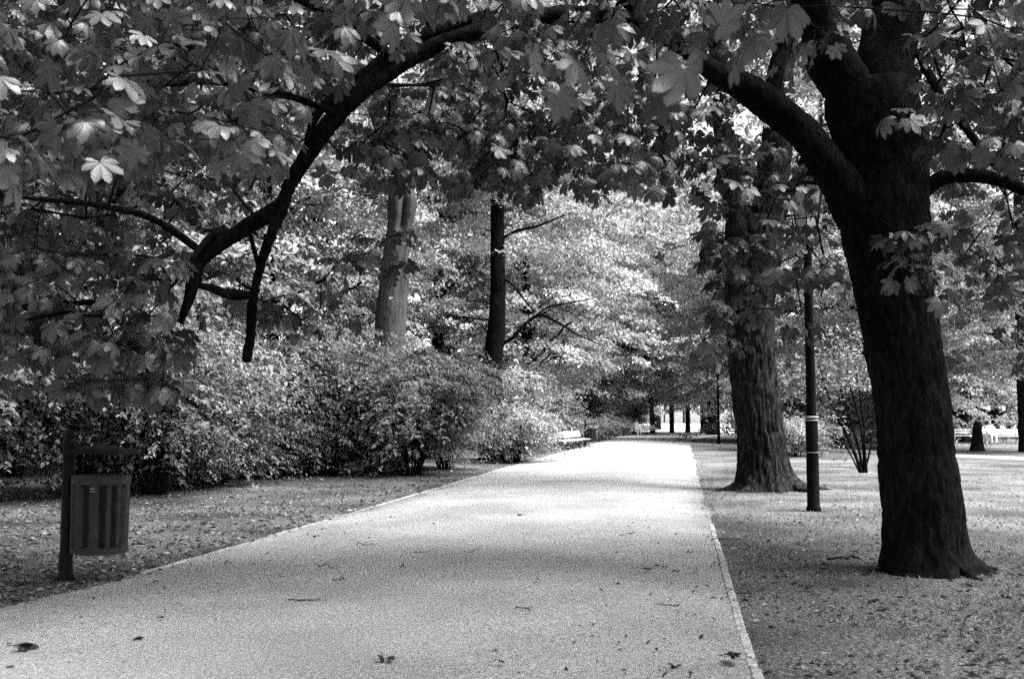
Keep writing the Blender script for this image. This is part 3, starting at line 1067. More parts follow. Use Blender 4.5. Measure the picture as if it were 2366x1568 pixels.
first('tall', 31, 21.0, 3.9, 5.8, 0.40, 0.19, 1500, 34, M_BARK)
first('low', 32, 15.0, 1.0, 5.4, 0.27, 0.17, 1500, 34, M_BARK_DARK, lean=0.5)
first('hang', 35, 16.0, 3.3, 5.2, 0.28, 0.17, 1500, 34, M_BARK_DARK, lean=0.8)
first('slim', 33, 17.0, 4.6, 4.2, 0.24, 0.17, 760, 34, M_BARK_DARK, lean=-0.8)
first('far', 34, 19.0, 3.9, 6.0, 0.25, 0.30, 700, 26, M_BARK_DARK, quad=True)


def place(kind, loc, rz, scale, label, group=None):
    r, used = proto[kind]
    if not used:
        proto[kind][1] = True
        r.location = tuple(loc)
        r.rotation_euler = (0, 0, rz)
        r.scale = (scale,) * 3
        r['label'] = label
        if group:
            r['group'] = group
        return r
    return dup(r, loc, rz, label, group, scale)

# --- the old pale tree with a hollow, behind the shrubs
Y4 = 30.0
base = gx(890, Y4)
t = thing("old_tree", "old pale barked tree with a swollen hollow rising behind the shrubs", "tree", base)
rows = [(884, 1084, 92), (886, 1040, 86), (890, 940, 76), (896, 850, 70), (901, 760, 70), (908, 680, 68), (914, 610, 66), (920, 560, 62), (924, 520, 58), (927, 490, 66), (928, 465, 70), (924, 440, 56), (922, 400, 46), (915, 330, 40), (905, 200, 34), (900, 0, 26), (895, -200, 14)]
p = smooth_path(wood_from_px([(a, b, c, Y4) for a, b, c in rows]), 0.06)
hole_z = at(0, 500, Y4)[2]


def hollow(v, d, rr, s):
    o = bark_disp(0.02, 0.07, 4.0, lump=0.05, seed=14.0)(v, d, rr, s)
    a = np.arctan2(d[..., 1], d[..., 0])
    da = np.angle(np.exp(1j * (a + math.pi / 2 - 0.35)))
    zz = (v[..., 2] - hole_z)
    slit = np.exp(-(da / 0.22) ** 2) * np.exp(-(np.maximum(np.abs(zz) - 0.25, 0) / 0.3) ** 2)
    lip = np.exp(-((np.abs(da) - 0.55) / 0.25) ** 2) * np.exp(-(zz / 0.7) ** 2)
    groove = np.exp(-((da - 0.25) / 0.12) ** 2) * (zz < 0) * np.exp(zz / 3.0)
    return o - rr * 0.75 * slit + rr * 0.16 * lip - rr * 0.12 * groove


mb = MB()
tube(mb, p[:, :3], p[:, 3], 64, disp=hollow)
mb.build("trunk", M_BARK_PALE, t, base)
for r in (Y_([(915, 430, 34), (890, 340, 30), (850, 220, 24), (800, 60, 16), (760, -100, 8)], Y4, Y4 - 1), Y_([(930, 440, 36), (960, 330, 30), (1010, 200, 22), (1060, 40, 14), (1090, -120, 6)], Y4, Y4 + 1)):
    limb("branch", r, t, base, M_BARK_PALE, 16, 0.01, 0.1, 2.0)
cb = MB()
crown_sprays(cb, (base[0], base[1] + 0.8), 6.2, 9.6, 22, 950, 34, 0.17, np.random.default_rng(61))
cb.build("crown", [M_FOL, M_TWIG], t, base)

# --- the dark leaning trunk between the shrubs and the bench
Y5 = 35.0
base = gx(1136, Y5)
t = thing("leaning_tree", "dark slender trunk rising from the shrub nearest the bench", "tree", base)
rows = [(1136, 1066, 64), (1134, 1000, 58), (1136, 900, 52), (1138, 850, 46), (1146, 760, 42), (1150, 680, 36), (1150, 600, 34), (1149, 520, 32), (1149, 460, 30), (1150, 330, 24), (1160, 150, 16), (1165, -60, 7)]
p = smooth_path(wood_from_px([(a, b, c, Y5) for a, b, c in rows]), 0.08)
mb = MB()
tube(mb, p[:, :3], p[:, 3], 40, disp=bark_disp(0.014, 0.06, 4.0, lump=0.06, seed=24.0))
mb.build("trunk", M_BARK_DARK, t, base)
for r in (Y_([(1158, 795, 9), (1185, 780, 9), (1220, 742, 9), (1250, 728, 8), (1290, 745, 6), (1340, 775, 4), (1400, 800, 2.5)], Y5, Y5 - 1),
          Y_([(1225, 740, 5), (1262, 712, 5), (1310, 700, 4), (1370, 690, 2.5)], Y5 - 0.4, Y5 - 1),
          Y_([(1144, 735, 10), (1120, 739, 6), (1080, 733, 4), (1030, 728, 2.5)], Y5, Y5 - 0.8),
          Y_([(1152, 640, 8), (1180, 655, 6), (1210, 690, 5), (1232, 720, 4)], Y5, Y5 - 0.5),
          Y_([(1152, 555, 10), (1190, 535, 8), (1250, 520, 6), (1320, 490, 3)], Y5, Y5 - 1)):
    limb("branch", r, t, base, M_BARK_DARK, 8, 0.003, 0.1, 2.0)
cb = MB()
crown_sprays(cb, (base[0] + 1.0, base[1] + 1.2), 5.2, 7.8, 18.5, 850, 34, 0.16, np.random.default_rng(62), shell=0.35)
cb.build("crown", [M_FOL, M_TWIG], t, base)

# --- trees behind: (kind, picture column, distance, turn, scale, label)
TREES = [
    ('tall', 240, 25, 0.3, 1.0, "tall tree whose trunk shows among the leaves at the upper left"),
    ('slim', 640, 33, 1.0, 1.0, "slim dark tree just left of the old hollow tree"),
    ('tall', -60, 33, 2.0, 1.0, "leafy tree filling the upper left corner"),
    ('low', 90, 40, 2.6, 1.15, "low leafy tree behind the bin at the far left"),
    ('tall', 440, 44, 3.1, 1.05, "tall tree behind the fork of the arching limb"),
    ('low', 700, 46, 0.8, 1.1, "low leafy tree behind the slim trunk and the tall shrubs"),
    ('tall', 1010, 52, 1.7, 0.95, "tall tree in the gap between the hollow tree and the dark slender trunk"),
    ('hang', 1235, 53, 4.0, 1.1, "bright drooping tree right of the dark slender trunk"),
    ('hang', 1340, 69, 0.2, 1.25, "bright tree hanging over the path behind the park bench"),
    ('tall', 1190, 72, 3.3, 1.15, "tall pale tree behind the dark slender trunk"),
    ('tall', 1440, 92, 4.4, 1.15, "tall bright tree over the far end of the path, left side"),
    ('slim', 1508, 93, 0.2, 1.0, "leaning thin tree at the far end of the path"),
    ('far', 1552, 98, 1.0, 0.95, "thin straight tree just right of the leaning thin tree"),
    ('far', 1589, 99, 2.0, 1.0, "thin straight tree in the middle of the far opening"),
    ('far', 1624, 97, 3.0, 1.05, "straight tree just left of the distant lantern post"),
    ('tall', 1645, 86, 5.0, 1.15, "stout tree directly left of the distant lantern post"),
    ('slim', 1705, 80, 1.3, 1.0, "stout dark tree close right of the distant lantern post"),
    ('low', 1130, 62, 1.9, 1.0, "low leafy tree farther back behind the dark slender trunk, its boughs near the ground"),
    ('tall', 1516, 126, 2.5, 1.5, "very tall pale tree rising over the far opening"),
    ('low', 1285, 90, 3.9, 1.1, "low leafy tree far behind the park benches"),
    ('low', 1400, 112, 2.9, 1.1, "low leafy tree at the far end, left of the leaning thin tree"),
    ('low', 1800, 62, 2.2, 1.1, "leafy tree seen between the forked tree and the near lamp post"),
    ('tall', 1915, 68, 0.5, 1.3, "tall tree behind the leaning bush stems"),
    ('low', 2010, 54, 3.6, 1.1, "leafy tree hidden mostly behind the big chestnut trunk"),
    ('far', 2206, 66, 4.4, 0.85, "thin park tree just right of the big chestnut trunk, left of a pair"),
    ('tall', 2226, 60, 2.9, 0.8, "dark straight tree behind the distant seat right of the chestnut"),
    ('low', 2300, 74, 1.9, 1.1, "leafy tree behind the people sitting at the right"),
    ('tall', 2374, 43, 4.9, 0.95, "thick dark tree cut by the right edge of the photo"),
    ('low', -330, 27, 1.2, 1.0, "leafy tree reaching in from beyond the left edge"),
]
for k, px, Y, rz, s, lab in TREES:
    place(k, gx(px, Y), rz, s, lab, "park trees")
FAR = [(-150, 118), (180, 126), (520, 120), (820, 132), (1120, 124), (1320, 140), (1430, 330), (1475, 300), (1535, 320), (1580, 290), (1640, 310), (1690, 280), (1790, 150), (1930, 140), (2130, 132), (2330, 126), (2540, 112)]
for n, (px, Y) in enumerate(FAR):
    place('far', gx(px, Y), n * 1.3, 1.05 + 0.12 * math.sin(n * 2.2), "distant tree in the bright leafy row closing the view across the park", "distant trees across the park")


# --- shrubs
def shrub_parts(root, seed, H, R, n_stem, n_spray, per, leaf, skirt=0.18, lean=(0, 0)):
    rng = np.random.default_rng(seed)
    sb, fb = MB(), MB()
    tips = []
    for k in range(n_stem):
        a = rng.uniform(0, 2 * math.pi)
        r = R * rng.uniform(0.2, 0.95)
        h = H * rng.uniform(0.62, 1.0) * (1 - 0.25 * (r / R) ** 2)
        b = np.array([math.cos(a), math.sin(a), 0]) * rng.uniform(0.03, 0.28)
        e = np.array([math.cos(a) * r + lean[0] * h, math.sin(a) * r + lean[1] * h, h])
        mid = b * 1.4 + (e - b) * np.array([0.38, 0.38, 0.66])
        pp = smooth_path(np.array([np.append(b + [0, 0, -0.05], 0.017), np.append(mid, 0.012), np.append(e, 0.004)]), 0.15)
        pp[1:-1, :3] += rng.normal(0, 0.012, (len(pp) - 2, 3))
        tube(sb, pp[:, :3], pp[:, 3] * rng.uniform(0.7, 1.5), 5)
        tips.append(pp[:, :3])
    sb.build("stem", M_TWIG, root)
    T = np.vstack([q[int(len(q) * rng.uniform(0.25, 0.7)):] for q in tips])
    c = T[rng.integers(0, len(T), n_spray)] + rng.normal(0, 0.34, (n_spray, 3)) * np.array([1, 1, 0.75])
    c[:, 2] = np.maximum(c[:, 2], H * skirt * rng.uniform(0.5, 1.4, n_spray))
    n = n_spray * per
    out = unit(np.stack([c[:, 0] + rng.normal(0, .2, n_spray), c[:, 1] + rng.normal(0, .2, n_spray), 0 * c[:, 0]], 1))
    # each spray is a drooping shoot with leaves along both sides
    s = rng.uniform(0, 1, (n_spray, per))
    ln = rng.uniform(0.35, 1.05, (n_spray, 1))
    P = c[:, None] + out[:, None] * (s * ln)[..., None] + np.array([0, 0, 1.0]) * ((0.10 * s - 0.42 * s ** 2) * ln)[..., None]
    P = P + rng.normal(0, 0.03, P.shape)
    P = P.reshape(-1, 3)
    P[:, 2] = np.maximum(P[:, 2], 0.04)
    o = np.repeat(out, per, 0)
    side = np.cross(o, [0, 0, 1.0]) * rng.choice([-1, 1], n)[:, None]
    A = 0.7 * side + 0.6 * o + np.stack([rng.normal(0, .3, n), rng.normal(0, .3, n), -0.3 + rng.normal(0, .2, n)], 1)
    nrm = unit(np.array([0, 0, 1.0]) + 0.35 * o + rng.normal(0, 0.28, (n, 3)))
    tone = np.clip(np.repeat(rng.uniform(0.1, 0.8, n_spray), per) + rng.normal(0, 0.15, n), 0, 1)
    simple_leaves(fb, P, A, nrm, leaf * rng.uniform(0.6, 1.3, n), 0, rng, tone)
    fb.build("foliage", M_SHRUB, root)


sh = {}
for k, a in (('big', (71, 3.3, 2.2, 30, 1250, 15, 0.11, 0.08)), ('tall', (72, 4.3, 2.4, 28, 1300, 15, 0.11, 0.09)), ('round', (73, 2.1, 1.8, 26, 900, 16, 0.09, 0.05))):
    r = thing("shrub", "x", "shrub")
    shrub_parts(r, *a)
    sh[k] = [r, False]
SHRUBS = [
    ('big', -60, 17.5, 0.0, 1.0, "dark shrub in the shade at the left edge, behind the bin"),
    ('big', 200, 19.5, 1.1, 1.0, "shaded shrub directly behind the litter bin"),
    ('tall', 360, 19.0, 2.0, 0.85, "shrub with bare upright stems right of the litter bin"),
    ('big', 500, 22.0, 3.0, 1.0, "shrub with a thick clump of stems, second along from the litter bin"),
    ('tall', 640, 25.0, 4.2, 0.95, "shrub with a dense clump of thin stems, left of the hollow tree"),
    ('tall', 770, 26.0, 5.0, 0.95, "arching shrub in front and left of the hollow tree"),
    ('big', 950, 25.5, 0.7, 1.05, "leafy shrub in front and right of the hollow tree"),
    ('big', 1030, 28.5, 2.4, 0.78, "arching shrub between the hollow tree and the dark slender trunk"),
    ('round', 285, 20.6, 0.4, 0.75, "low bush filling the gap just right of the litter bin's shrub"),
    ('round', 432, 21.0, 1.9, 0.75, "low bush between the bare upright stems and the thick stem clump"),
    ('round', 572, 24.0, 2.7, 0.8, "low bush left of the dense clump of thin stems"),
    ('round', 705, 26.0, 3.6, 0.85, "low bush in the hedge gap left of the hollow tree's arching shrub"),
    ('round', 862, 26.5, 4.8, 0.85, "low bush at the foot of the hollow tree"),
    ('round', 1185, 33.0, 1.5, 1.0, "rounded low shrub spilling down to the path edge"),
    ('round', 1214, 42.5, 3.2, 0.82, "rounded shrub behind the park bench, on its left"),
    ('round', 1376, 63.0, 4.2, 0.8, "rounded shrub right of the bench and its bin"),
    ('round', 1424, 80.0, 0.4, 0.7, "small far shrub beside the person in white"),
    ('tall', 1175, 46.0, 1.4, 1.0, "tall shrub behind the rounded low shrub at the path edge"),
    ('tall', 1255, 60.0, 2.2, 1.0, "tall shrub back in the shade left of the park benches"),
    ('tall', 1335, 72.0, 3.0, 1.05, "tall shrub back in the shade above the roofed bin"),
    ('tall', 1405, 86.0, 0.6, 1.0, "far tall shrub left of the person in white"),
    ('tall', 1462, 92.0, 1.6, 0.9, "far tall shrub behind the person in white"),
    ('round', 1285, 53.0, 0.9, 1.0, "rounded shrub directly behind the pair of benches"),
    ('tall', 30, 25.0, 2.8, 1.0, "tall shrub standing in the second row at the left edge"),
    ('tall', 440, 28.0, 0.5, 1.05, "tall shrub in the second row behind the thick stem clump"),
    ('tall', 800, 33.0, 1.9, 1.0, "tall shrub in the second row just left of the hollow trunk"),
    ('tall', 985, 36.0, 3.4, 0.8, "tall shrub in the second row left of the dark slender trunk"),
    ('round', 1835, 38.0, 0.9, 0.8, "low shrub behind the flaring roots of the forked tree"),
    ('tall', 1830, 45.0, 0.2, 1.1, "tall dark shrub between the forked tree and the near lamp post"),
    ('tall', 2050, 47.0, 2.7, 1.0, "tall shrub behind the leaning bush, beside the chestnut trunk"),
    ('big', 1930, 52.0, 4.4, 1.1, "shrub behind the near lamp post on its right"),
]
for k, px, Y, rz, s, lab in SHRUBS:
    r, used = sh[k]
    if not used:
        sh[k][1] = True
        r.location = tuple(gx(px, Y))
        r.rotation_euler = (0, 0, rz)
        r.scale = (s,) * 3
        r['label'] = lab
        r['group'] = "shrubs in the park"
    else:
        dup(r, gx(px, Y), rz, lab, "shrubs in the park", s)

# the bush with leaning bare stems on the lawn, right of the lamp post
YB = float(ground(1992, 1092)[1])
base = gx(1992, YB)
t = thing("leaning_bush", "bush with bare leaning stems on the lawn right of the lamp post", "bush", base)
rb = np.random.default_rng(88)
tips = []
for r in (Y_([(1990, 1094, 12), (1976, 1050, 11), (1950, 990, 9), (1925, 940, 7), (1905, 890, 5), (1890, 830, 3)], YB, YB - 0.3), Y_([(1993, 1094, 11), (1985, 1040, 10), (1965, 970, 8), (1945, 910, 6), (1930, 850, 4), (1925, 780, 2.5)], YB, YB + 0.4),
          Y_([(1998, 1094, 13), (1996, 1050, 10), (1990, 990, 9), (1978, 940, 7), (1962, 880, 5), (1958, 800, 3)], YB, YB + 0.2), Y_([(2002, 1094, 11), (1998, 1040, 8), (1996, 980, 7), (1985, 900, 5), (1975, 840, 3)], YB, YB - 0.5),
          Y_([(1996, 1094, 7), (2010, 1040, 6), (2022, 980, 5), (2028, 900, 3)], YB, YB + 0.5), Y_([(1986, 1092, 5), (1960, 1040, 5), (1935, 1010, 4), (1910, 990, 3)], YB, YB - 0.6), Y_([(1998, 1092, 6), (2014, 1020, 5), (2018, 930, 4), (2010, 820, 3)], YB, YB + 0.2)):
    pp = smooth_path(wood_from_px(r), 0.08)
    pp[:, 3] *= 0.72
    mb = MB()
    tube(mb, pp[:, :3], pp[:, 3], 8)
    mb.build("stem", M_BARK_DARK, t, base)
    tips.append(pp[len(pp) // 3:, :3])
T = np.vstack(tips)
n = 3200
P = T[rb.integers(0, len(T), n)] + rb.normal(0, 0.32, (n, 3))
P = P[(P[:, 2] > 2.2) | ((P[:, 2] > 0.35) & (P[:, 0] < base[0] - 0.65) & (rb.uniform(0, 1, len(P)) < 0.5))]
n = len(P)
A = rb.normal(0, 1, (n, 3)) * np.array([1, 1, 0.4]) + np.array([0, 0, -0.3])
mb = MB()
simple_leaves(mb, P, A, unit(np.array([0, 0, 1.0]) + rb.normal(0, 0.4, (n, 3))), rb.uniform(0.07, 0.15, n), 0, rb)
mb.build("foliage", M_SHRUB, t, base)


# ------------------------------------------------------------------ street lamps
def lamp_parts(root):
    mb = MB()
    lathe(mb, [(0.0, 0.0), (0.115, 0.0), (0.112, 0.05), (0.096, 0.08), (0.095, 0.90), (0.094, 1.42), (0.080, 1.46), (0.077, 1.5), (0.066, 4.06), (0.07, 4.1), (0.0, 4.1)])
    mb.build("pole", M_IRON, root)
    for z, r, h in ((0.905, 0.0975, 0.010), (1.40, 0.104, 0.02), (1.445, 0.108, 0.025)):
        mb = MB()
        lathe(mb, [(r - 0.012, z), (r, z + 0.003), (r, z + h), (r - 0.02, z + h + 0.006)])
        mb.build("band", M_BAND, root)
    mb = MB()
    lathe(mb, [(0.03, 4.1), (0.10, 4.13), (0.05, 4.2), (0.15, 4.24), (0.155, 4.27), (0.0, 4.275)])
    mb.build("lantern_base", M_IRON, root)
    mb = MB()
    lathe(mb, [(0.145, 4.272), (0.285, 5.12)], 6, smooth=False)
    g = mb.build("lantern_glass", M_GLASS, root)
    mb = MB()
    for k in range(6):
        a = k * math.pi / 3
        tube(mb, np.array([[0.15 * math.cos(a), 0.15 * math.sin(a), 4.265], [0.292 * math.cos(a), 0.292 * math.sin(a), 5.13]]), 0.011, 5)
    mb.build("lantern_frame", M_IRON, root)
    mb = MB()
    lathe(mb, [(0.0, 5.122), (0.36, 5.125), (0.365, 5.16), (0.30, 5.19), (0.22, 5.30), (0.13, 5.42), (0.11, 5.5), (0.13, 5.52), (0.09, 5.62), (0.02, 5.68), (0.018, 5.8), (0.0, 5.8)], 24)
    roof = mb.build("lantern_roof", M_IRON, root)
    mb = MB()
    a = np.linspace(0, math.pi * 1.25, 14)
    hook = np.stack([-0.075 + 0.075 * np.cos(a), 0 * a, 6.02 + 0.10 * np.sin(a)], 1)
    tube(mb, np.vstack([[[0.0, 0, 5.78], [0.004, 0, 5.9]], hook]), 0.013, 6)
    mb.build("finial", M_IRON, roof)


t = thing("street_lamp", "dark lamp post with two pale bands standing beside the forked tree", "street lamp", ground(1880, 1180), 0.2, "park lamps")
lamp_parts(t)
dup(t, ground(1661, 1027), 0.5, "distant lantern lamp on the path's right side, nearest after the dark banded post", "park lamps", 0.9)
dup(t, ground(1631, 1001), 0.1, "smallest lantern lamp, faint among the far tree trunks", "park lamps", 0.85)
dup(t, ground(2246, 1019), 0.9, "distant lamp on the right lawn, seen past the chestnut trunk", "park lamps", 0.9)


# ------------------------------------------------------------------ litter bins
def bin_parts(root):
    mb = MB()
    lathe(mb, [(0.0, 0), (0.085, 0.0), (0.08, 0.03), (0.062, 0.06), (0.060, 0.22), (0.052, 0.26), (0.052, 1.22), (0.056, 1.23), (0.056, 1.25), (0.0, 1.252)])
    post = mb.build("post", M_STEEL, root)
    mb = MB()
    lathe(mb, [(0.05, 1.25), (0.03, 1.262), (0.045, 1.275), (0.052, 1.30), (0.04, 1.33), (0.0, 1.345)])
    mb.build("finial", M_STEEL, post)
    # curved rain roof on its arm
    mb = MB()
    n, m = 15, 9
    xs, yv = np.linspace(0.05, 0.56, n), np.linspace(-0.21, 0.21, m)
    X, Yv = np.meshgrid(xs, yv, indexing='ij')
    Z = 1.16 + 0.045 * (1 - ((X - 0.305) / 0.255) ** 2) * (1 - (Yv / 0.21) ** 2 * 0.8)
    top = np.stack([X, Yv, Z], -1).reshape(-1, 3)
    i = np.arange(n - 1)[:, None] * m
    j = np.arange(m - 1)[None]
    q = np.stack([i + j, i + m + j, i + m + j + 1, i + j + 1], -1).reshape(-1, 4)
    mb.add(top, [q])
    mb.add(top - [0, 0, 0.04], [q[:, ::-1]])
    ring = [a * m for a in range(n)] + [(n - 1) * m + b for b in range(1, m)] + [a * m + m - 1 for a in range(n - 2, -1, -1)] + [b for b in range(m - 2, 0, -1)]
    ring = np.array(ring)
    rv = np.vstack([top[ring], top[ring] - [0, 0, 0.04]])
    kk = np.arange(len(ring))
    mb.add(rv, [np.stack([kk, (kk + 1) % len(ring), (kk + 1) % len(ring) + len(ring), kk + len(ring)], 1)], smooth=False)
    mb.build("roof", M_STEEL, root)
    # oval body: bent sheet slats with recessed gaps, gap faces darkened as painted shade
    mb = MB()
    cx, rx_, ry_ = 0.31, 0.235, 0.19
    k = 96
    a = np.arange(k) * 2 * math.pi / k

    def ell(s, z):
        return np.stack([cx + rx_ * s * np.sign(np.cos(a)) * np.abs(np.cos(a)) ** 0.7, ry_ * s * np.sign(np.sin(a)) * np.abs(np.sin(a)) ** 0.7, 0 * a + z], 1)
    slat = ((np.arange(k) * 12 / k) % 1.0) < 0.5
    s_mid = np.where(slat, 1.0, 0.84)

    def col(rows_):
        v = np.vstack([ell(s, z) for s, z in rows_])
        n_ = len(rows_)
        i_ = np.arange(n_ - 1)[:, None] * k
        j_ = np.arange(k)[None]
        return v, np.stack([i_ + j_, i_ + (j_ + 1) % k, i_ + k + (j_ + 1) % k, i_ + k + j_], -1).reshape(-1, 4)
    v, q = col([(0.0, 0.24), (0.97, 0.24), (1.0, 0.245), (1.0, 0.30), (s_mid, 0.315), (s_mid * 1.02, 0.84), (1.025, 0.855), (1.035, 0.915), (1.05, 0.92), (1.05, 0.932), (0.98, 0.934), (0.80, 0.90), (0.78, 0.33), (0.0, 0.325)])
    cols = np.arange(len(q)) % k
    gap = (~slat[cols]) & (~slat[(cols + 1) % k]) & (np.arange(len(q)) // k >= 3) & (np.arange(len(q)) // k <= 5)
    mb.add(v, [q[~gap]], smooth=False)
    mb.f.append((q[gap], 1, False))
    body = mb.build("container", [M_GALV, M_GAP_SHADE], root)
    mb = MB()
    for z in (0.80, 0.825):
        add_box(mb, (0.335, -ry_ * 1.03 - 0.004, z), (0.05, 0.006, 0.007))
    mb.build("maker_plate", M_BAND, body)
    for z in (0.31, 0.88):
        mb = MB()
        add_box(mb, (0.07, 0, z), (0.075, 0.03, 0.035))
        mb.build("bracket", M_STEEL, root)


t = thing("litter_bin", "dark slatted litter bin on its post at the left edge of the path", "litter bin", ground(150, 1338), -0.08, "litter bins")
bin_parts(t)
dup(t, gx(1352, 51.0), 0.1, "roofed litter bin beside the pale park benches", "litter bins")
dup(t, gx(1440, 80.5), 0.0, "far litter bin just left of the person in white", "litter bins")


# ------------------------------------------------------------------ benches
def bench_parts(root):
    L = 1.75
    for nm, rows_ in (("seat", [(-0.16 + 0.105 * k, 0.44 - 0.012 * (k < 1) - 0.006 * k, 0.0, 0.095, 0.028) for k in range(5)]),):
        mb = MB()
        for y, z, tl, wd, th_ in rows_:
            add_box(mb, (0, -y, z), (L, wd, th_), bevel=0.006)
        mb.build(nm, M_WOOD, root)
    mb = MB()
    for z, y in ((0.60, 0.235), (0.76, 0.275)):
        add_box(mb, (0, y, z), (L, 0.026, 0.125), tilt=-0.24, bevel=0.006)
    mb.build("backrest", M_WOOD, root)
    for x in (-0.72, 0.0, 0.72):
        mb = MB()
        for pts in ([(0, -0.30, 0.41), (0, -0.33, 0.30), (0, -0.25, 0.18), (0, -0.27, 0.07), (0, -0.36, 0.012)], [(0, 0.12, 0.41), (0, 0.17, 0.28), (0, 0.12, 0.16), (0, 0.20, 0.06), (0, 0.30, 0.012)],
                    [(0, -0.31, 0.405), (0, -0.05, 0.39), (0, 0.13, 0.41), (0, 0.21, 0.52), (0, 0.29, 0.84)], [(0, -0.25, 0.19), (0, -0.06, 0.26), (0, 0.13, 0.18)]):
            pp = smooth_path(np.array(pts, float) + [x, 0, 0], 0.05)
            tube(mb, pp, 0.018, 6)
        mb.build("leg_frame", M_IRON, root)


t = thing("park_bench", "pale slatted park bench on iron legs at the path's left edge, nearer of a pair", "bench", gx(1311, 46.0), math.radians(62), "park benches")
bench_parts(t)
dup(t, gx(1337, 48.4), math.radians(66), "pale park bench next to the roofed bin, farther of a pair", "park benches")
dup(t, gx(1474, 82.5), math.radians(20), "far bench on which the person in white sits", "park benches")
dup(t, gx(1496, 85.0), math.radians(25), "far bench just right of the person in white, by the leaning thin tree", "park benches")
dup(t, gx(2216, 58.0), math.radians(2), "distant bench on the right lawn just beside the chestnut trunk", "park benches")
dup(t, gx(2268, 57.0), math.radians(4), "distant bench on the right lawn holding the person with light top", "park benches")
dup(t, gx(2318, 56.5), math.radians(-3), "distant bench on the right lawn beside the thick tree at the edge", "park benches")
dup(t, gx(1697, 96.0), math.radians(-10), "tiny far bench behind the distant lantern post", "park benches")


# ------------------------------------------------------------------ people (seated, far away)
def person(loc, rz, label, shirt, trouser, turn=0.0):
    root = thing("person", label, "person", loc, rz)
    V, R_, E = [], [], []

    def v(p, r, par=None):
        V.append(p)
        R_.append(r)
        if par is not None:
            E.append((par, len(V) - 1))
        return len(V) - 1
    pel = v((0, 0.06, 0.54), 0.15)
    ch = v((0, 0.10, 0.80), 0.145, pel)
    sh_ = v((0, 0.10, 0.98), 0.125, ch)
    nk = v((0, 0.09, 1.09), 0.055, sh_)
    jaw = v((turn * 0.02, 0.05, 1.16), 0.072, nk)
    hd = v((turn * 0.02, 0.07, 1.25), 0.098, jaw)
    v((turn * 0.02, 0.075, 1.32), 0.07, hd)
    v((turn * 0.05, -0.04, 1.20), 0.016, jaw)          # nose
    for s in (-1, 1):
        hp = v((s * 0.10, 0.02, 0.51), 0.095, pel)
        kn = v((s * 0.12, -0.42, 0.50), 0.066, hp)
        an = v((s * 0.12, -0.44, 0.10), 0.042, kn)
        v((s * 0.13, -0.60, 0.045), 0.036, an)
        so = v((s * 0.19, 0.10, 0.99), 0.062, sh_)
        el = v((s * 0.25, 0.03, 0.72), 0.046, so)
        wr = v((s * 0.13, -0.19, 0.64), 0.030, el)
        pm = v((s * 0.11, -0.26, 0.625), 0.030, wr)
        for q in range(4):
            f1 = v((s * (0.075 + 0.022 * q), -0.305, 0.62), 0.010, pm)
            v((s * (0.075 + 0.022 * q), -0.345 + 0.01 * abs(q - 1), 0.602), 0.008, f1)
        v((s * 0.06, -0.25, 0.632), 0.011, pm)
    me = bpy.data.meshes.new("body")
    me.from_pydata(V, E, [])
    o = bpy.data.objects.new("body", me)
    COL.objects.link(o)
    sk = o.modifiers.new("skin", 'SKIN')
    sk.use_smooth_shade = True
    for i_, r in enumerate(R_):
        me.skin_vertices[0].data[i_].radius = (r, r)
    me.skin_vertices[0].data[0].use_root = True
    ss = o.modifiers.new("smooth", 'SUBSURF')
    ss.levels = ss.render_levels = 1
    dg = bpy.context.evaluated_depsgraph_get()
    bm_ = bpy.data.meshes.new_from_object(o.evaluated_get(dg))
    bpy.data.objects.remove(o)
    for m in (M_SKIN, shirt, trouser, M_HAIR):
        bm_.materials.append(m)
    for f in bm_.polygons:
        c = f.center
        if c.z > 1.06 or (c.y < -0.17 and c.z > 0.57):
            f.material_index = 0
        elif c.z < 0.09:
            f.material_index = 3
        elif c.z > 0.585 or c.y > 0.12:
            f.material_index = 1
        else:
            f.material_index = 2
        f.use_smooth = True
    b = bpy.data.objects.new("body", bm_)
    COL.objects.link(b)
    b.parent = root
    mb = MB()
    prof = [(0.107, 1.17), (0.115, 1.22), (0.112, 1.29), (0.085, 1.345), (0.0, 1.365)]
    lathe(mb, prof, 16, (turn * 0.02, 0.098))
    mb.build("hair", M_HAIR, root)
    return root


c = gx(1474, 82.5)
person((c[0] - 0.1, c[1], 0), math.radians(20), "person in white clothes sitting on the far bench by the path", M_WHITE, M_WHITE, 0.6)
c = gx(2268, 57.0)
person((c[0] - 0.25, c[1], 0), math.radians(4), "person in a light top sitting on a distant bench, left of two", M_WHITE, M_GREY)
c = gx(2318, 56.5)
person((c[0] - 0.75, c[1], 0), math.radians(-3), "person in light clothes sitting near the thick tree, right of two", M_WHITE, M_WHITE, -0.7)

# old stump on the right lawn
c = ground(2258, 1042)
t = thing("tree_stump", "tall tapering tree stump on the right lawn in front of the benches", "stump", c)
mb = MB()
pp = smooth_path(np.array([[0, 0, -0.1, 0.36], [0, 0, 0.15, 0.29], [0.02, 0, 0.6, 0.23], [0.03, 0, 1.0, 0.19], [0.05, 0, 1.28, 0.12]]), 0.05)
tube(mb, pp[:, :3], pp[:, 3], 36, disp=bark_disp(0.02, 0.06, 3.0, lump=0.12, seed=40.0))
mb.build("stump_wood", M_BARK, t)

# ------------------------------------------------------------------ what lies on the ground
rl = np.random.default_rng(99)


def scatter(n, y0, y1, pxa, pxb, keep, power=1.0):
    """ground points spread evenly over the lawn, thinning with distance"""
    u_ = rl.uniform(0, 1, n) ** power
    Y = y0 * (y1 / y0) ** u_
    X = rl.uniform(pxa, pxb, n)
    P = np.stack([(X - CX) / F * Y, Y, 0 * Y], 1)
    l, r = by_y(LEFT, Y), by_y(RIGHT_E, Y)
    return P[keep(P, l, r)]


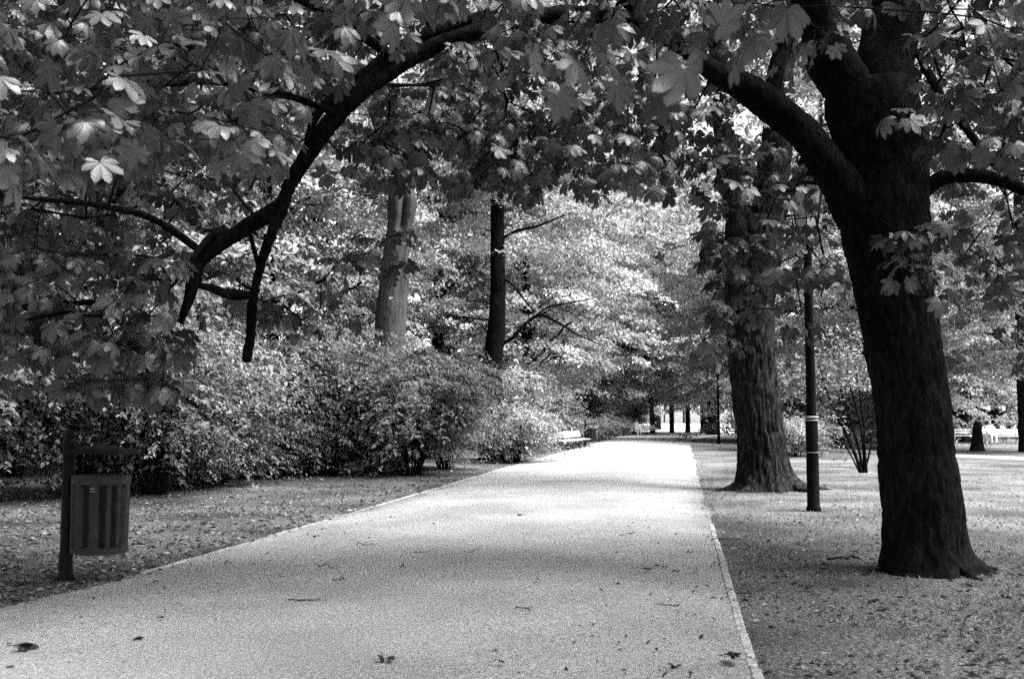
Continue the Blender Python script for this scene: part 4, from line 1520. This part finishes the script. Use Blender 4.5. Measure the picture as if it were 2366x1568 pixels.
def flakes(name, P, size, m, kind='stuff', up=0.35, lo=0.0, hi=1.0, z=0.006):
    n = len(P)
    a = rl.uniform(0, 2 * math.pi, n)
    A = np.stack([np.cos(a), np.sin(a), rl.normal(0, 0.18, n)], 1)
    mb = MB()
    P = P + np.array([0, 0, z]) + np.stack([0 * a, 0 * a, rl.uniform(0, 0.012, n)], 1)
    simple_leaves(mb, P, A, unit(np.array([0, 0, 1.0]) + rl.normal(0, up, (n, 3))), size(P, n), 0, rl, rl.uniform(lo, hi, n) ** 1.5, 0.5)
    return tag(mb.build(name, m), kind=kind)


left_side = lambda P, l, r: P[:, 0] < l - 0.05 + np.abs(rl.normal(0, 0.12, len(l)))
right_side = lambda P, l, r: P[:, 0] > r + 0.05 - np.abs(rl.normal(0, 0.12, len(l)))
on_path = lambda P, l, r: (P[:, 0] > l) & (P[:, 0] < r)
flakes("leaf_litter", scatter(16000, 7, 30, -500, 1300, left_side), lambda P, n: rl.uniform(0.03, 0.10, n), M_LITTER)
flakes("leaf_litter", scatter(9000, 5.2, 40, 1500, 2700, lambda P, l, r: right_side(P, l, r) & (noise(P, 0.9) + rl.uniform(0, 0.5, len(P)) > 0.62)), lambda P, n: 0.02 + 0.06 * rl.uniform(0, 1, n) ** 2, M_LITTER, lo=0.0, hi=0.85)
pp = scatter(2600, 5.2, 34, -300, 2000, on_path)
pp[:, 2] = 0.03
flakes("path_litter", pp, lambda P, n: 0.010 + 0.05 * rl.uniform(0, 1, n) ** 3, M_DRYDARK)


def grass(name, P, hgt, m):
    n = len(P)
    k = 5
    P = np.repeat(P, k, 0) + np.concatenate([rl.normal(0, 0.03, (n * k, 2)), np.zeros((n * k, 1))], 1)
    n = len(P)
    a = rl.uniform(0, 2 * math.pi, n)
    d = np.stack([np.cos(a), np.sin(a), 0 * a], 1)
    h = hgt * rl.uniform(0.5, 1.4, n)[:, None]
    sd = np.cross(d, [0, 0, 1.0]) * 0.004
    lean_ = d * h * rl.uniform(0.3, 1.1, n)[:, None]
    v = np.stack([P - sd, P + sd, P + lean_ + [0, 0, 1.0] * h], 1).reshape(-1, 3)
    mb = MB().add(v, [np.arange(n * 3).reshape(-1, 3)], 0, np.repeat(np.stack([0 * a, 0 * a, rl.uniform(0, 1, n)], 1), 3, 0), smooth=False)
    return tag(mb.build(name, m), kind='stuff')


grass("grass", np.vstack([scatter(9000, 5.0, 46, 1450, 2750, lambda P, l, r: right_side(P, l, r) & (noise(P, 0.7) * 1.2 + (P[:, 1] - 9) / 14 > rl.uniform(0.3, 1.1, len(P)))), scatter(5000, 6.0, 32, -600, 1250, left_side)]), 0.035, M_GRASS)


def twig_thing(px, py, L, rot, label, forks=2, r=0.006):
    c = ground(px, py)
    t_ = tag(None, None) if False else None
    mb = MB()
    rng = np.random.default_rng(int(px * 7 + py))
    d = np.array([math.cos(rot), math.sin(rot), 0])
    s_ = np.linspace(-0.5, 0.5, 8)[:, None] * L
    pts = s_ * d + rng.normal(0, 0.02, (8, 3)) * L
    pts[:, 2] = 0.052 + np.abs(rng.normal(0, 0.015, 8))
    tube(mb, pts, np.linspace(r, r * 0.4, 8), 5)
    for k in range(forks):
        i0 = rng.integers(2, 6)
        d2 = d + rng.normal(0, 0.7, 3) * [1, 1, 0.25]
        q = pts[i0] + np.linspace(0, 1, 4)[:, None] * d2 * L * 0.35
        q[:, 2] = np.maximum(q[:, 2], 0.05)
        tube(mb, q, [r * 0.7, r * 0.6, r * 0.5, r * 0.3], 4)
    o = mb.build("fallen_twig", M_TWIG, None)
    o.location = tuple(c)
    tag(o, label, "twig", "twigs fallen on the path")


def dry_leaf(px, py, size, rot, label, n=3):
    c = ground(px, py)
    mb = MB()
    rng = np.random.default_rng(int(px * 3 + py))
    a = rot + rng.uniform(-1, 1, n)
    P = np.stack([rng.normal(0, size * 0.35, n), rng.normal(0, size * 0.35, n), 0.06 + rng.uniform(0, 0.02, n)], 1)
    A = np.stack([np.cos(a), np.sin(a), rng.uniform(-0.1, 0.35, n)], 1)
    palmate(mb, P, A, np.full(n, size), 0, rng, 5, np.full(n, 0.25))
    for q in range(n):
        tube(mb, np.array([P[q], P[q] - A[q] * size * [0.5, 0.5, 0.1], P[q] - A[q] * size * [1.0, 1.2, 0.15]]), [0.002, 0.0018, 0.0015], 4, 1)
    o = mb.build("dry_leaf", [M_DRYDARK, M_TWIG], None)
    o.location = tuple(c)
    tag(o, label, "dry leaf", "dry leaves on the path")


for px, py, s, rot, lab, n in [
    (55, 1515, 0.075, 0.2, "dark crumpled leaf clump lying by the lower left corner of the photo", 4),
    (312, 1496, 0.05, 0.6, "dry dark leaf on the path right of the crumpled corner clump", 2),
    (372, 1448, 0.035, 1.2, "small dark leaf at lower left, farther from the lens than the dry leaf below it", 1),
    (1203, 1199, 0.07, 2.0, "upturned dark leaf in the middle of the path, level with the lamp post's foot", 2),
    (1505, 1328, 0.05, 2.6, "dark leaf on the path left of the right kerb, level with the chestnut's foot", 2),
    (1683, 1536, 0.07, 0.3, "dark leaf clump touching the kerb near the bottom of the photo", 4),
    (875, 1552, 0.055, 0.2, "dark leaf at the bottom edge near the middle of the path", 2),
    (1155, 1556, 0.04, 0.1, "small dark leaf at the bottom edge, right of the middle", 1),
    (1242, 1357, 0.03, 0.3, "small round dark leaf on the open middle of the path", 1),
]:
    dry_leaf(px, py, s, rot, lab, n)
for px, py, L, rot, lab, fk in [
    (703, 1403, 0.24, 0.15, "tangled forked twig lying left of the middle of the path", 5),
    (758, 1325, 0.20, 0.05, "straight thin twig above the tangled forked one", 1),
    (783, 1353, 0.12, 0.5, "short bent twig between the straight and the tangled ones", 3),
    (848, 1270, 0.24, 0.0, "long thin twig near the left kerb, farther up the path than the straight one", 1),
    (975, 1288, 0.16, 0.1, "thin twig lying on the middle of the path", 1),
    (1085, 1287, 0.14, 3.0, "short straight twig right of the path's middle twig", 0),
    (1210, 1424, 0.14, 0.1, "short twig lying in the lower middle of the path", 2),
    (1545, 1416, 0.16, 2.9, "forked pale twig left of the right kerb in the lower part", 1),
    (1447, 1245, 0.16, 0.3, "curved twig on the path straight in front of the forked tree", 2),
    (932, 1324, 0.09, 0.9, "tiny twig between the two long thin ones, toward the middle", 1),
    (1665, 1256, 0.20, 0.0, "twig lying across the right kerb", 1),
    (1700, 1388, 0.24, 2.9, "dark twig lying on the bare soil just right of the kerb", 1),
    (1950, 1304, 0.34, 0.05, "thick dark stick on the soil left of the chestnut's foot", 2),
]:
    twig_thing(px, py, L, rot, lab, fk, 0.012 if "stick" in lab else 0.005)
